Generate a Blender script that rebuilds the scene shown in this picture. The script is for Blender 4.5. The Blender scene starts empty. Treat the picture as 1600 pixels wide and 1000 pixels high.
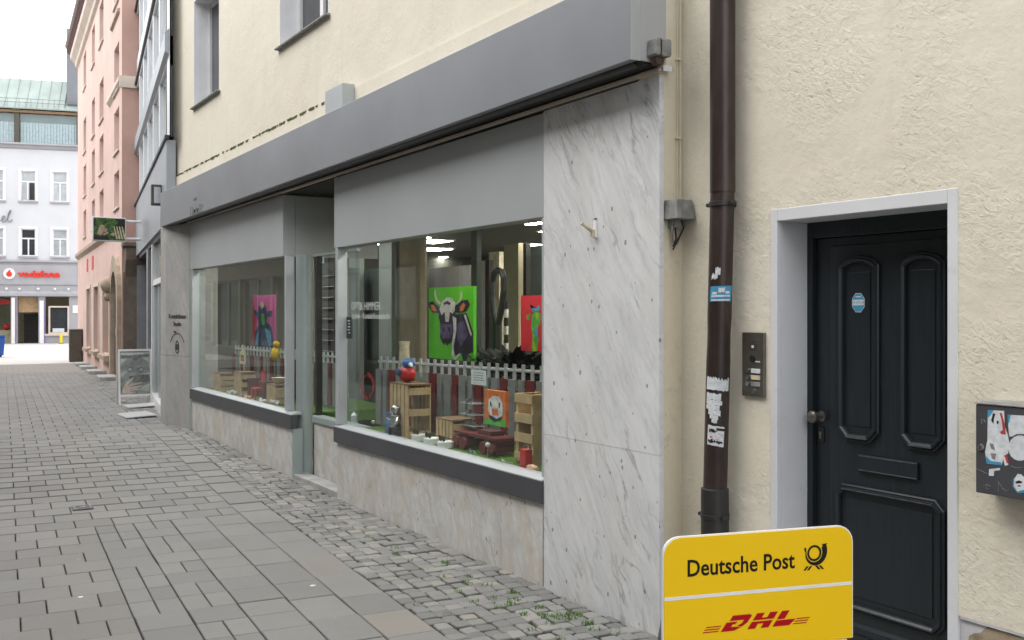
import bpy, bmesh, math, random
from mathutils import Matrix, Vector
random.seed(7)
R = random.Random(11)

# ------------------------------------------------------------------ camera, sky, sun, exposure
EYE = 1.75
FPX, HX, HY = 1560.0, 800.0, 488.0            # focal length in pixels of the 1600 px wide photo, horizon row
TH = math.atan(954.0 / FPX)                   # the view turns this far from the shop front's direction
CT, ST = math.cos(TH), math.sin(TH)
scene = bpy.context.scene
cam_d = bpy.data.cameras.new('camera')
cam = bpy.data.objects.new('camera', cam_d)
scene.collection.objects.link(cam)
cam.location = (0, 0, EYE)
cam.rotation_euler = (math.pi / 2, 0, -TH)
cam_d.sensor_width = 36.0
cam_d.lens = FPX / 1600 * 36.0
cam_d.shift_y = -12.0 / 1600
cam_d.clip_end = 600
cam_d.clip_start = 0.05
scene.camera = cam

SUN_EL, SUN_AZ = math.radians(52), math.radians(-62)   # azimuth from +Y towards +X
world = bpy.data.worlds.new('World')
scene.world = world
world.use_nodes = True
wn = world.node_tree.nodes; wl = world.node_tree.links
wn.clear()
sky_n = wn.new('ShaderNodeTexSky'); sky_n.sky_type = 'NISHITA'; sky_n.sun_disc = False
sky_n.sun_elevation = SUN_EL; sky_n.sun_rotation = SUN_AZ
sky_n.air_density = 1.0; sky_n.dust_density = 4.0
mixn = wn.new('ShaderNodeMix'); mixn.data_type = 'RGBA'
mixn.inputs[0].default_value = 0.86           # a closed white cloud cover
wl.new(sky_n.outputs[0], mixn.inputs[6])
mixn.inputs[7].default_value = (9.9, 10.0, 10.2, 1)
bg = wn.new('ShaderNodeBackground'); bg.inputs[1].default_value = 0.15
wl.new(mixn.outputs[2], bg.inputs[0])
wo = wn.new('ShaderNodeOutputWorld'); wl.new(bg.outputs[0], wo.inputs[0])

sun_d = bpy.data.lights.new('sun', 'SUN'); sun_d.energy = 0.9; sun_d.angle = math.radians(35); sun_d.color = (1, 0.96, 0.9)
sun = bpy.data.objects.new('sun', sun_d); scene.collection.objects.link(sun)
sdir = Vector((math.sin(SUN_AZ) * math.cos(SUN_EL), math.cos(SUN_AZ) * math.cos(SUN_EL), math.sin(SUN_EL)))
sun.rotation_euler = sdir.to_track_quat('Z', 'Y').to_euler()

vs = scene.view_settings
vs.view_transform = 'Standard'; vs.look = 'None'; vs.gamma = 1.0; vs.use_curve_mapping = False
vs.exposure = 0.92
scene.render.engine = 'CYCLES'
scene.cycles.use_denoising = True
scene.cycles.max_bounces = 8
scene.cycles.transparent_max_bounces = 12
scene.cycles.caustics_reflective = False
scene.cycles.caustics_refractive = False
scene.cycles.sample_clamp_indirect = 6.0

# ------------------------------------------------------------------ surveying helpers
def ray(px, py):
    r = (px - HX) / FPX; u = (HY - py) / FPX
    return (r * CT + ST, CT - r * ST, u)
def proj(x, y, z):
    r = x * CT - y * ST; w = x * ST + y * CT
    if w < 0.1: return None
    return (HX + FPX * r / w, HY - FPX * (z - EYE) / w)
def sstep(a, b, x):
    t = max(0.0, min(1.0, (x - a) / (b - a))); return t * t * (3 - 2 * t)
def gz(y):                                    # the street rises a little towards the far pier and falls again
    return 0.11 * sstep(8.0, 15.0, y) - 0.11 * sstep(19.0, 40.0, y)

class Frame:
    """a facade: local x runs left as one faces it, local y out into the street, z up"""
    def __init__(s, O, heading):
        a = math.radians(heading); s.O = O
        s.e = (math.sin(a), math.cos(a)); s.n = (-math.cos(a), math.sin(a))
        s.rot = math.atan2(s.e[1], s.e[0])
    def at(s, px, py, out=0.0):
        d = ray(px, py); ox = s.O[0] + s.n[0] * out; oy = s.O[1] + s.n[1] * out
        w = (ox * s.n[0] + oy * s.n[1]) / (d[0] * s.n[0] + d[1] * s.n[1])
        x = w * d[0] - s.O[0]; y = w * d[1] - s.O[1]
        return (x * s.e[0] + y * s.e[1], EYE + w * d[2])
    def world(s, u, o, z=0.0):
        return (s.O[0] + s.e[0] * u + s.n[0] * o, s.O[1] + s.e[1] * u + s.n[1] * o, z)
MAIN = Frame((3.48, 0.0), 0.0)                # the shop front
DOORW = Frame((3.65, 0.0), 0.0)               # the wall with the door, set back
GREY = Frame((3.35, 15.15), 8.35)
PINK = Frame((4.49, 25.2), 4.3)
FAR = Frame((6.54, 61.3), -75.25)

# ------------------------------------------------------------------ mesh helpers
COL = scene.collection
MATS = {}
class MB:
    def __init__(s):
        s.v = []; s.f = []; s.mi = []; s.slots = []; s.cur = 0
    def use(s, name):
        if name not in s.slots: s.slots.append(name)
        s.cur = s.slots.index(name); return s
    def add(s, vs_, fs):
        b = len(s.v); s.v += [tuple(p) for p in vs_]
        for f in fs: s.f.append([b + i for i in f]); s.mi.append(s.cur)
        return s
    def box(s, x0, x1, y0, y1, z0, z1):
        if x0 > x1: x0, x1 = x1, x0
        if y0 > y1: y0, y1 = y1, y0
        if z0 > z1: z0, z1 = z1, z0
        return s.add([(x0,y0,z0),(x1,y0,z0),(x1,y1,z0),(x0,y1,z0),(x0,y0,z1),(x1,y0,z1),(x1,y1,z1),(x0,y1,z1)],
              [(0,3,2,1),(4,5,6,7),(0,1,5,4),(1,2,6,5),(2,3,7,6),(3,0,4,7)])
    def prism(s, pts, d0, d1, axis='y'):
        """polygon (a,b) extruded: axis y -> (x,z), axis z -> (x,y), axis x -> (y,z)"""
        def P(p, d):
            return (p[0], d, p[1]) if axis == 'y' else ((p[0], p[1], d) if axis == 'z' else (d, p[0], p[1]))
        n = len(pts)
        vs_ = [P(p, d0) for p in pts] + [P(p, d1) for p in pts]
        fs = [tuple(range(n)), tuple(range(2*n-1, n-1, -1))] + [(i, i+n, (i+1) % n + n, (i+1) % n) for i in range(n)]
        return s.add(vs_, fs)
    def quad(s, a, b, c, d): return s.add([a,b,c,d], [(0,1,2,3)])
    def cyl(s, p0, p1, r0, r1=None, n=12, cap=True):
        r1 = r0 if r1 is None else r1
        p0 = Vector(p0); p1 = Vector(p1); d = (p1 - p0).normalized()
        a = d.orthogonal().normalized(); b = d.cross(a)
        vs_ = []
        for p, r in ((p0, r0), (p1, r1)):
            for i in range(n):
                t = 2*math.pi*i/n; vs_.append(p + a*math.cos(t)*r + b*math.sin(t)*r)
        fs = [(i, (i+1) % n, (i+1) % n + n, i+n) for i in range(n)]
        if cap: fs += [tuple(range(n-1, -1, -1)), tuple(range(n, 2*n))]
        return s.add(vs_, fs)
    def tube(s, pts, r, n=8):
        pts = [Vector(p) for p in pts]; N = len(pts); vs_ = []
        ref = None
        for i, p in enumerate(pts):
            d = (pts[min(i+1, N-1)] - pts[max(i-1, 0)]).normalized()
            if ref is None: ref = d.orthogonal().normalized()
            a = (ref - d * ref.dot(d)).normalized(); ref = a; b = d.cross(a)
            rr = r[i] if isinstance(r, (list, tuple)) else r
            for k in range(n):
                t = 2*math.pi*k/n; vs_.append(p + a*math.cos(t)*rr + b*math.sin(t)*rr)
        fs = [(i*n+k, i*n+(k+1) % n, (i+1)*n+(k+1) % n, (i+1)*n+k) for i in range(N-1) for k in range(n)]
        fs += [tuple(range(n-1, -1, -1)), tuple(range((N-1)*n, N*n))]
        return s.add(vs_, fs)
    def ball(s, c, r, n=10, m=7, sc=(1,1,1)):
        vs_ = [(c[0], c[1], c[2] + r*sc[2])]
        for j in range(1, m):
            p = math.pi*j/m
            for i in range(n):
                t = 2*math.pi*i/n
                vs_.append((c[0]+r*sc[0]*math.sin(p)*math.cos(t), c[1]+r*sc[1]*math.sin(p)*math.sin(t), c[2]+r*sc[2]*math.cos(p)))
        vs_.append((c[0], c[1], c[2] - r*sc[2]))
        fs = [(0, 1+i, 1+(i+1) % n) for i in range(n)]
        for j in range(m-2):
            for i in range(n):
                a = 1+j*n; fs.append((a+i, a+n+i, a+n+(i+1) % n, a+(i+1) % n))
        a = 1+(m-2)*n; L = len(vs_)-1
        fs += [(a+i, L, a+(i+1) % n) for i in range(n)]
        return s.add(vs_, fs)
    def lathe(s, prof, c=(0,0,0), n=16, rot=None):
        vs_ = []
        for r, z in prof:
            for i in range(n):
                t = 2*math.pi*i/n; p = Vector((r*math.cos(t), r*math.sin(t), z))
                if rot: p = rot @ p
                vs_.append(p + Vector(c))
        N = len(prof)
        fs = [(j*n+i, j*n+(i+1) % n, (j+1)*n+(i+1) % n, (j+1)*n+i) for j in range(N-1) for i in range(n)]
        fs += [tuple(range(n-1, -1, -1)), tuple(range((N-1)*n, N*n))]
        return s.add(vs_, fs)
    def wall(s, u0, u1, z0, z1, o, holes, depth=0.2, sub=None):
        us = sorted({u0, u1} | {h[0] for h in holes} | {h[1] for h in holes}); zs = sorted({z0, z1} | {h[2] for h in holes} | {h[3] for h in holes})
        us = [u for u in us if u0 <= u <= u1]; zs = [z for z in zs if z0 <= z <= z1]
        for i in range(len(us)-1):
            for j in range(len(zs)-1):
                cu = (us[i]+us[i+1])/2; cz = (zs[j]+zs[j+1])/2
                if any(h[0] < cu < h[1] and h[2] < cz < h[3] for h in holes): continue
                s.quad((us[i],o,zs[j]),(us[i],o,zs[j+1]),(us[i+1],o,zs[j+1]),(us[i+1],o,zs[j]))
        for a, b, c, d in holes:
            i = o - depth
            s.quad((a,o,c),(a,i,c),(a,i,d),(a,o,d)); s.quad((b,o,c),(b,o,d),(b,i,d),(b,i,c))
            s.quad((a,o,d),(a,i,d),(b,i,d),(b,o,d))
            if c > z0: s.quad((a,o,c),(b,o,c),(b,i,c),(a,i,c))
        return s
    def mesh(s, name, mat=None, smooth=False, weld=False):
        me = bpy.data.meshes.new(name)
        me.from_pydata(s.v, [], s.f); me.update()
        bm = bmesh.new(); bm.from_mesh(me)
        if weld: bmesh.ops.remove_doubles(bm, verts=bm.verts, dist=1e-5)
        bmesh.ops.recalc_face_normals(bm, faces=bm.faces); bm.to_mesh(me); bm.free()
        if s.slots:
            for n in s.slots: me.materials.append(MATS[n])
            if not weld:
                me.polygons.foreach_set('material_index', s.mi)
        elif mat: me.materials.append(MATS[mat])
        if smooth:
            me.polygons.foreach_set('use_smooth', [True]*len(me.polygons))
            me.set_sharp_from_angle(angle=math.radians(38))
        return me
    def build(s, name, mat=None, parent=None, smooth=False, bevel=0.0, frame=None, loc=None, rotz=0.0):
        o = bpy.data.objects.new(name, s.mesh(name, mat, smooth)); COL.objects.link(o)
        if parent is not None: o.parent = parent
        if frame is not None:
            o.location = (frame.O[0], frame.O[1], 0); o.rotation_euler = (0, 0, frame.rot)
        if loc is not None: o.location = loc; o.rotation_euler = (0, 0, rotz)
        if bevel:
            md = o.modifiers.new('bevel', 'BEVEL'); md.width = bevel; md.segments = 2; md.limit_method = 'ANGLE'; md.angle_limit = math.radians(50)
            md.harden_normals = False
        return o

LABELS_SEEN = set()
def tag(o, label=None, cat=None, group=None, kind=None):
    if label: o['label'] = label
    if cat: o['category'] = cat
    if group: o['group'] = group
    if kind: o['kind'] = kind
    return o
def thing(name, label, cat, loc=(0,0,0), rotz=0.0, group=None, frame=None):
    o = bpy.data.objects.new(name, None); COL.objects.link(o); o.empty_display_size = 0.2
    if frame is not None: loc = (frame.O[0], frame.O[1], 0); rotz = frame.rot
    o.location = loc; o.rotation_euler = (0, 0, rotz)
    return tag(o, label, cat, group)

_deps = None
def text_mesh(m, body, size, cx, cz, y, depth=0.002, align='CENTER', bold=0.0, xs=1.0, shear=0.0, spacing=1.0):
    """letters laid on a facade plane: read from the street, extruded from y-depth to y"""
    cu = bpy.data.curves.new('letters', 'FONT'); cu.body = body; cu.size = size; cu.align_x = align; cu.align_y = 'CENTER'
    cu.extrude = depth/2; cu.offset = bold; cu.shear = shear; cu.space_character = spacing; cu.resolution_u = 3
    ob = bpy.data.objects.new('letters', cu); COL.objects.link(ob)
    dg = bpy.context.evaluated_depsgraph_get(); dg.update()
    me = bpy.data.meshes.new_from_object(ob.evaluated_get(dg))
    vs_ = [(cx - v.co.x*xs, y - depth/2 + v.co.z, cz + v.co.y) for v in me.vertices]
    m.add(vs_, [tuple(p.vertices) for p in me.polygons])
    bpy.data.objects.remove(ob); bpy.data.meshes.remove(me); bpy.data.curves.remove(cu)
    return m

# ------------------------------------------------------------------ materials
class NT:
    def __init__(s, name):
        m = bpy.data.materials.new(name); m.use_nodes = True; s.m = m; s.n = m.node_tree.nodes; s.l = m.node_tree.links
        s.b = s.n['Principled BSDF']; s.out = s.n['Material Output']; MATS[name] = m
        s._tc = None
    def tc(s):
        if s._tc is None: s._tc = s.n.new('ShaderNodeTexCoord')
        return s._tc.outputs['Object']
    def mapping(s, scale=(1,1,1), rot=(0,0,0), src=None):
        k = s.n.new('ShaderNodeMapping'); k.inputs['Scale'].default_value = scale; k.inputs['Rotation'].default_value = rot
        s.l.new(src if src is not None else s.tc(), k.inputs['Vector']); return k.outputs[0]
    def noise(s, scale, detail=4, rough=0.55, dist=0.0, vec=None):
        k = s.n.new('ShaderNodeTexNoise'); k.inputs['Scale'].default_value = scale; k.inputs['Detail'].default_value = detail
        k.inputs['Roughness'].default_value = rough; k.inputs['Distortion'].default_value = dist
        s.l.new(vec if vec is not None else s.tc(), k.inputs['Vector']); return k.outputs['Fac']
    def voro(s, scale, feature='F1', vec=None, rnd=1.0):
        k = s.n.new('ShaderNodeTexVoronoi'); k.feature = feature; k.inputs['Scale'].default_value = scale
        k.inputs['Randomness'].default_value = rnd
        s.l.new(vec if vec is not None else s.tc(), k.inputs['Vector']); return k.outputs['Distance']
    def ramp(s, src, stops):
        k = s.n.new('ShaderNodeValToRGB'); cr = k.color_ramp
        while len(cr.elements) < len(stops): cr.elements.new(0.5)
        for e, (p, c) in zip(cr.elements, stops):
            e.position = p; e.color = (c, c, c, 1) if isinstance(c, (int, float)) else (*c, 1)
        s.l.new(src, k.inputs[0]); return k.outputs[0]
    def mix(s, fac, a, b, mode='MIX'):
        k = s.n.new('ShaderNodeMix'); k.data_type = 'RGBA'; k.blend_type = mode
        for i, v in ((0, fac), (6, a), (7, b)):
            if hasattr(v, 'is_linked') or hasattr(v, 'links'): s.l.new(v, k.inputs[i])
            else: k.inputs[i].default_value = v if i == 0 else (*v, 1)
        return k.outputs[2]
    def math(s, op, a, b=0.0):
        k = s.n.new('ShaderNodeMath'); k.operation = op
        for i, v in ((0, a), (1, b)):
            if hasattr(v, 'links'): s.l.new(v, k.inputs[i])
            else: k.inputs[i].default_value = v
        return k.outputs[0]
    def rand(s):
        o = s.n.new('ShaderNodeObjectInfo'); g = s.n.new('ShaderNodeNewGeometry')
        return s.math('FRACT', s.math('ADD', o.outputs['Random'], g.outputs['Random Per Island']))
    def bump(s, h, strength=0.5, dist=0.01, prev=None):
        k = s.n.new('ShaderNodeBump'); k.inputs['Strength'].default_value = strength; k.inputs['Distance'].default_value = dist
        s.l.new(h, k.inputs['Height'])
        if prev is not None: s.l.new(prev, k.inputs['Normal'])
        return k.outputs[0]
    def fin(s, col=None, rough=0.7, metal=0.0, normal=None, spec=0.5, roughsrc=None):
        b = s.b
        if col is not None:
            if hasattr(col, 'links'): s.l.new(col, b.inputs['Base Color'])
            else: b.inputs['Base Color'].default_value = (*col, 1)
        b.inputs['Roughness'].default_value = rough; b.inputs['Metallic'].default_value = metal
        b.inputs['Specular IOR Level'].default_value = spec
        if roughsrc is not None: s.l.new(roughsrc, b.inputs['Roughness'])
        if normal is not None: s.l.new(normal, b.inputs['Normal'])
        return s.m

def plain(name, col, rough=0.6, metal=0.0, var=0.12, scale=8.0, bump=0.0, bscale=60.0, spec=0.5):
    t = NT(name)
    n = t.noise(scale, 5, 0.6)
    dark = tuple(max(0, c*(1-var*1.6)) for c in col); lite = tuple(min(1, c*(1+var)) for c in col)
    c = t.ramp(n, [(0.32, dark), (0.68, lite)])
    nm = t.bump(t.noise(bscale, 3), bump, 0.004) if bump else None
    return t.fin(c, rough, metal, nm, spec)

def cream(name, c0, c1, coarse, bstr, rough_lo=0.45, rough_hi=0.62):
    t = NT(name)
    big = t.noise(0.9, 4, 0.6); fine = t.noise(26, 4, 0.6)
    c = t.mix(t.ramp(big, [(0.35, 0), (0.7, 1)]), c0, c1)
    # smooth trowelled areas between rough, pitted ones
    area = t.ramp(t.noise(1.7, 4, 0.55, 0.5), [(rough_lo, 0.0), (rough_hi, 1.0)])
    tilt = t.mapping((1.0, 1, 1.0), (0, math.radians(32), 0))
    ridg = t.noise(coarse, 6, 0.62, 0.9, t.mapping((0.75, 1, 1.25), src=tilt))
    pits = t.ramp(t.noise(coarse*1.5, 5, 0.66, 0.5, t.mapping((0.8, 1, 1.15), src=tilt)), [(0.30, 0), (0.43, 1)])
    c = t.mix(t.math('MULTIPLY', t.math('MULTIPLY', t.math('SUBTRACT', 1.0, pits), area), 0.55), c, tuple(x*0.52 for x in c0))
    c = t.mix(t.math('MULTIPLY', t.ramp(fine, [(0.42, 1), (0.6, 0)]), 0.10), c, tuple(x*0.75 for x in c0))
    spots = t.ramp(t.noise(5, 6, 0.7, 0.6), [(0.70, 0), (0.80, 1)])
    c = t.mix(t.math('MULTIPLY', spots, 0.25), c, (0.30, 0.23, 0.15))
    streak = t.ramp(t.noise(2.2, 5, 0.6, 0.2, t.mapping((2.6, 2.6, 0.28))), [(0.54, 0), (0.78, 1)])
    c = t.mix(t.math('MULTIPLY', streak, 0.15), c, (0.40, 0.35, 0.26))
    h1 = t.math('MULTIPLY', ridg, t.math('ADD', t.math('MULTIPLY', area, 0.85), 0.15))
    h2 = t.math('MULTIPLY', t.math('SUBTRACT', pits, 1.0), area)
    h3 = t.noise(coarse*5, 3, 0.6); h4 = t.noise(3.5, 4, 0.5)
    nm = t.bump(h4, bstr*0.8, 0.03)
    nm = t.bump(h3, bstr*0.45, 0.003, nm)
    nm = t.bump(h1, bstr, 0.022, nm)
    nm = t.bump(h2, bstr*1.1, 0.010, nm)
    return t.fin(c, 0.92, 0, nm, 0.2)
cream('cream_plaster', (0.69, 0.64, 0.52), (0.75, 0.71, 0.60), 28, 0.42, 0.42, 0.66)
cream('cream_plaster_upper', (0.72, 0.67, 0.55), (0.765, 0.725, 0.62), 24, 0.30, 0.46, 0.70)
cream('cream_smooth', (0.70, 0.63, 0.485), (0.735, 0.675, 0.54), 8, 0.14)

def marble(name, base, base2, veinamt, stain, stainc, dotamt=0.7, streak=0.0):
    t = NT(name)
    big = t.noise(2.1, 6, 0.62, 0.6)
    c = t.mix(t.ramp(big, [(0.35, 0), (0.68, 1)]), base, base2)
    rot = t.mapping((1, 1, 1), (0, math.radians(-30), 0))
    warp = t.n.new('ShaderNodeTexNoise'); warp.inputs['Scale'].default_value = 2.3; warp.inputs['Detail'].default_value = 5
    t.l.new(rot, warp.inputs['Vector'])
    wv = t.n.new('ShaderNodeVectorMath'); wv.operation = 'SCALE'; wv.inputs[3].default_value = 0.20
    t.l.new(warp.outputs['Color'], wv.inputs[0])
    ad = t.n.new('ShaderNodeVectorMath'); ad.operation = 'ADD'; t.l.new(rot, ad.inputs[0]); t.l.new(wv.outputs[0], ad.inputs[1])
    sv = t.mapping((3.4, 1.0, 0.55), src=ad.outputs[0])
    v1 = t.noise(1.7, 5, 0.55, 0.2, sv)
    l1 = t.ramp(v1, [(0.484, 0), (0.4985, 1), (0.5035, 1), (0.516, 0)])
    mask = t.ramp(t.noise(1.9, 4, 0.6), [(0.44, 0), (0.66, 1)])
    c = t.mix(t.math('MULTIPLY', t.math('MULTIPLY', l1, mask), veinamt), c, (0.16, 0.16, 0.17))
    v2 = t.noise(4.2, 7, 0.66, 0.3, sv)
    l2 = t.math('MULTIPLY', t.ramp(v2, [(0.545, 0), (0.64, 1)]), t.ramp(t.noise(1.3, 3, 0.5, 0.4), [(0.46, 0), (0.68, 1)]))
    c = t.mix(t.math('MULTIPLY', l2, 0.75*veinamt), c, (0.24, 0.25, 0.27))
    v3 = t.noise(2.4, 8, 0.7, 0.3, sv)
    l3 = t.math('MULTIPLY', t.ramp(v3, [(0.47, 0), (0.497, 1), (0.503, 1), (0.53, 0)]), t.ramp(t.noise(2.6, 4, 0.6, 0.4), [(0.38, 0), (0.62, 1)]))
    c = t.mix(t.math('MULTIPLY', l3, 0.42*veinamt), c, (0.22, 0.23, 0.25))
    cloud = t.ramp(t.noise(3.4, 7, 0.68, 0.6, sv), [(0.42, 0), (0.66, 1)])
    c = t.mix(t.math('MULTIPLY', cloud, 0.42), c, tuple(x*0.70 for x in base))
    # dark mineral specks of uneven size
    vo = t.n.new('ShaderNodeTexVoronoi'); vo.inputs['Scale'].default_value = 12; t.l.new(t.mapping((1.5, 1.0, 1.0), (0, math.radians(-25), 0)), vo.inputs['Vector'])
    sepc = t.n.new('ShaderNodeSeparateColor'); t.l.new(vo.outputs['Color'], sepc.inputs[0])
    rad = t.math('MULTIPLY', t.math('POWER', sepc.outputs[0], 2.6), 0.20)
    dots = t.math('LESS_THAN', vo.outputs['Distance'], rad)
    c = t.mix(t.math('MULTIPLY', dots, dotamt), c, (0.12, 0.12, 0.12))
    dots2 = t.ramp(t.noise(30, 4, 0.65, 0.4, t.mapping((1.5, 1, 0.8), (0, math.radians(-30), 0))), [(0.665, 0), (0.73, 1)])
    c = t.mix(t.math('MULTIPLY', dots2, dotamt*0.6), c, (0.15, 0.145, 0.14))
    st = t.ramp(t.noise(2.4, 6, 0.65, 0.9, t.mapping((1.7, 1, 0.75))), [(0.45, 0), (0.72, 1)])
    c = t.mix(t.math('MULTIPLY', st, stain), c, stainc)
    if streak:
        sk = t.ramp(t.noise(3.2, 7, 0.7, 1.2), [(0.45, 0), (0.70, 1)])
        c = t.mix(t.math('MULTIPLY', sk, streak), c, tuple(x*0.62 for x in base))
    nm = t.bump(t.noise(90, 3), 0.12, 0.002)
    return t.fin(c, 0.5, 0, nm, 0.35)
marble('marble_white', (0.645, 0.655, 0.66), (0.71, 0.72, 0.73), 0.62, 0.18, (0.48, 0.43, 0.33))
marble('marble_low', (0.58, 0.575, 0.555), (0.66, 0.66, 0.645), 0.6, 0.75, (0.46, 0.375, 0.265), 0.7, 0.55)
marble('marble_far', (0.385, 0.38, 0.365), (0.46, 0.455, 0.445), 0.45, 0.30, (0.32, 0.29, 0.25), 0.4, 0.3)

def paver_mat(name, cols, var_tan):
    t = NT(name)
    r = t.rand()
    c = t.ramp(r, cols)
    world_n = t.n.new('ShaderNodeNewGeometry')
    pos = world_n.outputs['Position']
    patch = t.ramp(t.noise(0.55, 4, 0.6, 0.3, pos), [(0.38, 0), (0.68, 1)])
    c = t.mix(t.math('MULTIPLY', patch, 0.30), c, tuple(x*0.72 for x in cols[0][1]))
    gr = t.noise(120, 3, 0.7, 0, pos)
    c = t.mix(t.math('MULTIPLY', t.ramp(gr, [(0.35, 1), (0.6, 0)]), 0.22), c, (0.10, 0.10, 0.10))
    dirt = t.ramp(t.noise(6, 5, 0.65, 0.5, pos), [(0.56, 0), (0.74, 1)])
    c = t.mix(t.math('MULTIPLY', dirt, 0.25), c, (0.14, 0.135, 0.125))
    gum = t.ramp(t.voro(3.1, vec=pos), [(0.028, 1), (0.04, 0)])
    c = t.mix(t.math('MULTIPLY', gum, var_tan), c, (0.42, 0.41, 0.40))
    nm = t.bump(t.noise(150, 3, 0.7, 0, pos), 0.22, 0.002)
    nm = t.bump(t.noise(9, 3, 0.6, 0, pos), 0.18, 0.006, nm)
    return t.fin(c, 0.72, 0, nm, 0.4)
paver_mat('paver', [(0.0, (0.199, 0.190, 0.177)), (0.5, (0.226, 0.217, 0.203)), (0.95, (0.250, 0.240, 0.226))], 0.45)
paver_mat('paver_strip', [(0.0, (0.186, 0.183, 0.176)), (0.4, (0.214, 0.210, 0.201)), (0.95, (0.240, 0.233, 0.220))], 0.3)
paver_mat('paver_tan', [(0.0, (0.224, 0.214, 0.198)), (0.5, (0.237, 0.221, 0.200)), (0.95, (0.255, 0.229, 0.199))], 0.2)
paver_mat('sett', [(0.0, (0.165, 0.163, 0.155)), (0.3, (0.205, 0.203, 0.194)), (0.7, (0.25, 0.247, 0.233)), (0.95, (0.31, 0.30, 0.275)), (0.995, (0.31, 0.28, 0.24))], 0.0)
t = NT('joint_bed')
geo = t.n.new('ShaderNodeNewGeometry'); pos = geo.outputs['Position']
cj = t.mix(t.ramp(t.noise(4, 5, 0.6, 0, pos), [(0.4, 0), (0.65, 1)]), (0.030, 0.028, 0.025), (0.062, 0.058, 0.045))
t.fin(cj, 0.95, 0, t.bump(t.noise(160, 3, 0.7, 0, pos), 0.5, 0.004), 0.2)
# far stretch of the street: same pavers, too small to tell apart
t = NT('far_paving')
geo = t.n.new('ShaderNodeNewGeometry'); pos = geo.outputs['Position']
bk = t.n.new('ShaderNodeTexBrick'); t.l.new(t.mapping((1, 1, 1), (0, 0, math.radians(4.4)), pos), bk.inputs['Vector'])
bk.inputs['Scale'].default_value = 1.0; bk.inputs['Brick Width'].default_value = 0.29; bk.inputs['Row Height'].default_value = 0.30
bk.inputs['Mortar Size'].default_value = 0.006; bk.inputs['Color1'].default_value = (0.24, 0.225, 0.206, 1)
bk.inputs['Color2'].default_value = (0.262, 0.246, 0.227, 1); bk.inputs['Mortar'].default_value = (0.13, 0.125, 0.115, 1)
t.fin(bk.outputs['Color'], 0.8, 0, None, 0.4)
plain('plaza_stone', (0.52, 0.50, 0.47), 0.8, 0, 0.06, 0.8, 0.1)
plain('asphalt_base', (0.12, 0.115, 0.11), 0.9, 0, 0.15, 2.0)

plain('fascia_grey', (0.275, 0.285, 0.305), 0.40, 0.35, 0.08, 0.7, 0.03, 20)
plain('fascia_side', (0.42, 0.43, 0.44), 0.45, 0.2, 0.05, 0.9)
plain('panel_grey', (0.40, 0.43, 0.435), 0.38, 0.15, 0.045, 0.8, 0.03, 14)
plain('sill_dark', (0.062, 0.063, 0.072), 0.45, 0.1, 0.08, 3.0, 0.04)
plain('alu', (0.52, 0.55, 0.57), 0.38, 0.45, 0.05, 4.0)
plain('alu_green', (0.33, 0.39, 0.38), 0.42, 0.2, 0.06, 2.0)
plain('dark_metal', (0.035, 0.034, 0.033), 0.45, 0.3, 0.2, 6.0)
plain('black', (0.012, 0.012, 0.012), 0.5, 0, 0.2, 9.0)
plain('white_paint', (0.80, 0.80, 0.81), 0.5, 0, 0.05, 3.0)
plain('white_plastic', (0.76, 0.76, 0.75), 0.35, 0, 0.03, 5.0)
t = NT('surround_grey')
cs = t.mix(t.ramp(t.noise(1.8, 5, 0.6), [(0.35, 0), (0.7, 1)]), (0.60, 0.615, 0.635), (0.68, 0.69, 0.705))
cs = t.mix(t.math('MULTIPLY', t.ramp(t.noise(5, 7, 0.7, 0.8), [(0.60, 0), (0.75, 1)]), 0.35), cs, (0.24, 0.23, 0.21))
t.fin(cs, 0.65, 0, t.bump(t.noise(14, 5, 0.6), 0.2, 0.006), 0.3)
t = NT('pipe_brown')
cp = t.mix(t.ramp(t.noise(3.5, 6, 0.65, 0.3, t.mapping((3, 3, 0.8))), [(0.36, 0), (0.68, 1)]), (0.022, 0.014, 0.012), (0.050, 0.033, 0.028))
cp = t.mix(t.ramp(t.noise(22, 6, 0.7, 0.5), [(0.66, 0), (0.75, 0.5)]), cp, (0.13, 0.11, 0.10))
t.fin(cp, 0.36, 0.1, t.bump(t.noise(9, 3), 0.10, 0.006), 0.5)
t = NT('door_paint')
grain = t.noise(3, 5, 0.6, 0.3, t.mapping((26, 26, 1.2)))
cd = t.mix(t.ramp(grain, [(0.35, 0), (0.7, 1)]), (0.0105, 0.0155, 0.019), (0.0165, 0.0225, 0.0275))
cd = t.mix(t.ramp(t.noise(6, 6, 0.7), [(0.62, 0), (0.78, 0.35)]), cd, (0.045, 0.05, 0.052))
t.fin(cd, 0.36, 0, t.bump(grain, 0.16, 0.002), 0.5)
plain('door_wear', (0.085, 0.095, 0.10), 0.45, 0, 0.3, 20.0)
plain('rust', (0.12, 0.08, 0.055), 0.8, 0, 0.3, 12.0)
plain('weathered_grey', (0.25, 0.25, 0.24), 0.7, 0.0, 0.25, 16.0, 0.25, 60)
plain('stain_dark', (0.10, 0.085, 0.07), 0.9, 0, 0.3, 20.0)
plain('moss', (0.10, 0.105, 0.03), 0.95, 0, 0.5, 40.0, 0.5, 60)
plain('chrome', (0.45, 0.45, 0.46), 0.2, 0.9, 0.05, 6.0)
plain('steel', (0.20, 0.185, 0.16), 0.34, 0.75, 0.12, 7.0)
plain('mailbox_grey', (0.062, 0.062, 0.070), 0.5, 0.1, 0.10, 6.0, 0.05)
plain('paper', (0.62, 0.65, 0.67), 0.75, 0, 0.12, 40.0)
plain('paper_blue', (0.05, 0.28, 0.47), 0.6, 0, 0.1, 20.0)
plain('paper_red', (0.45, 0.05, 0.05), 0.6, 0, 0.12, 20.0)
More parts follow.
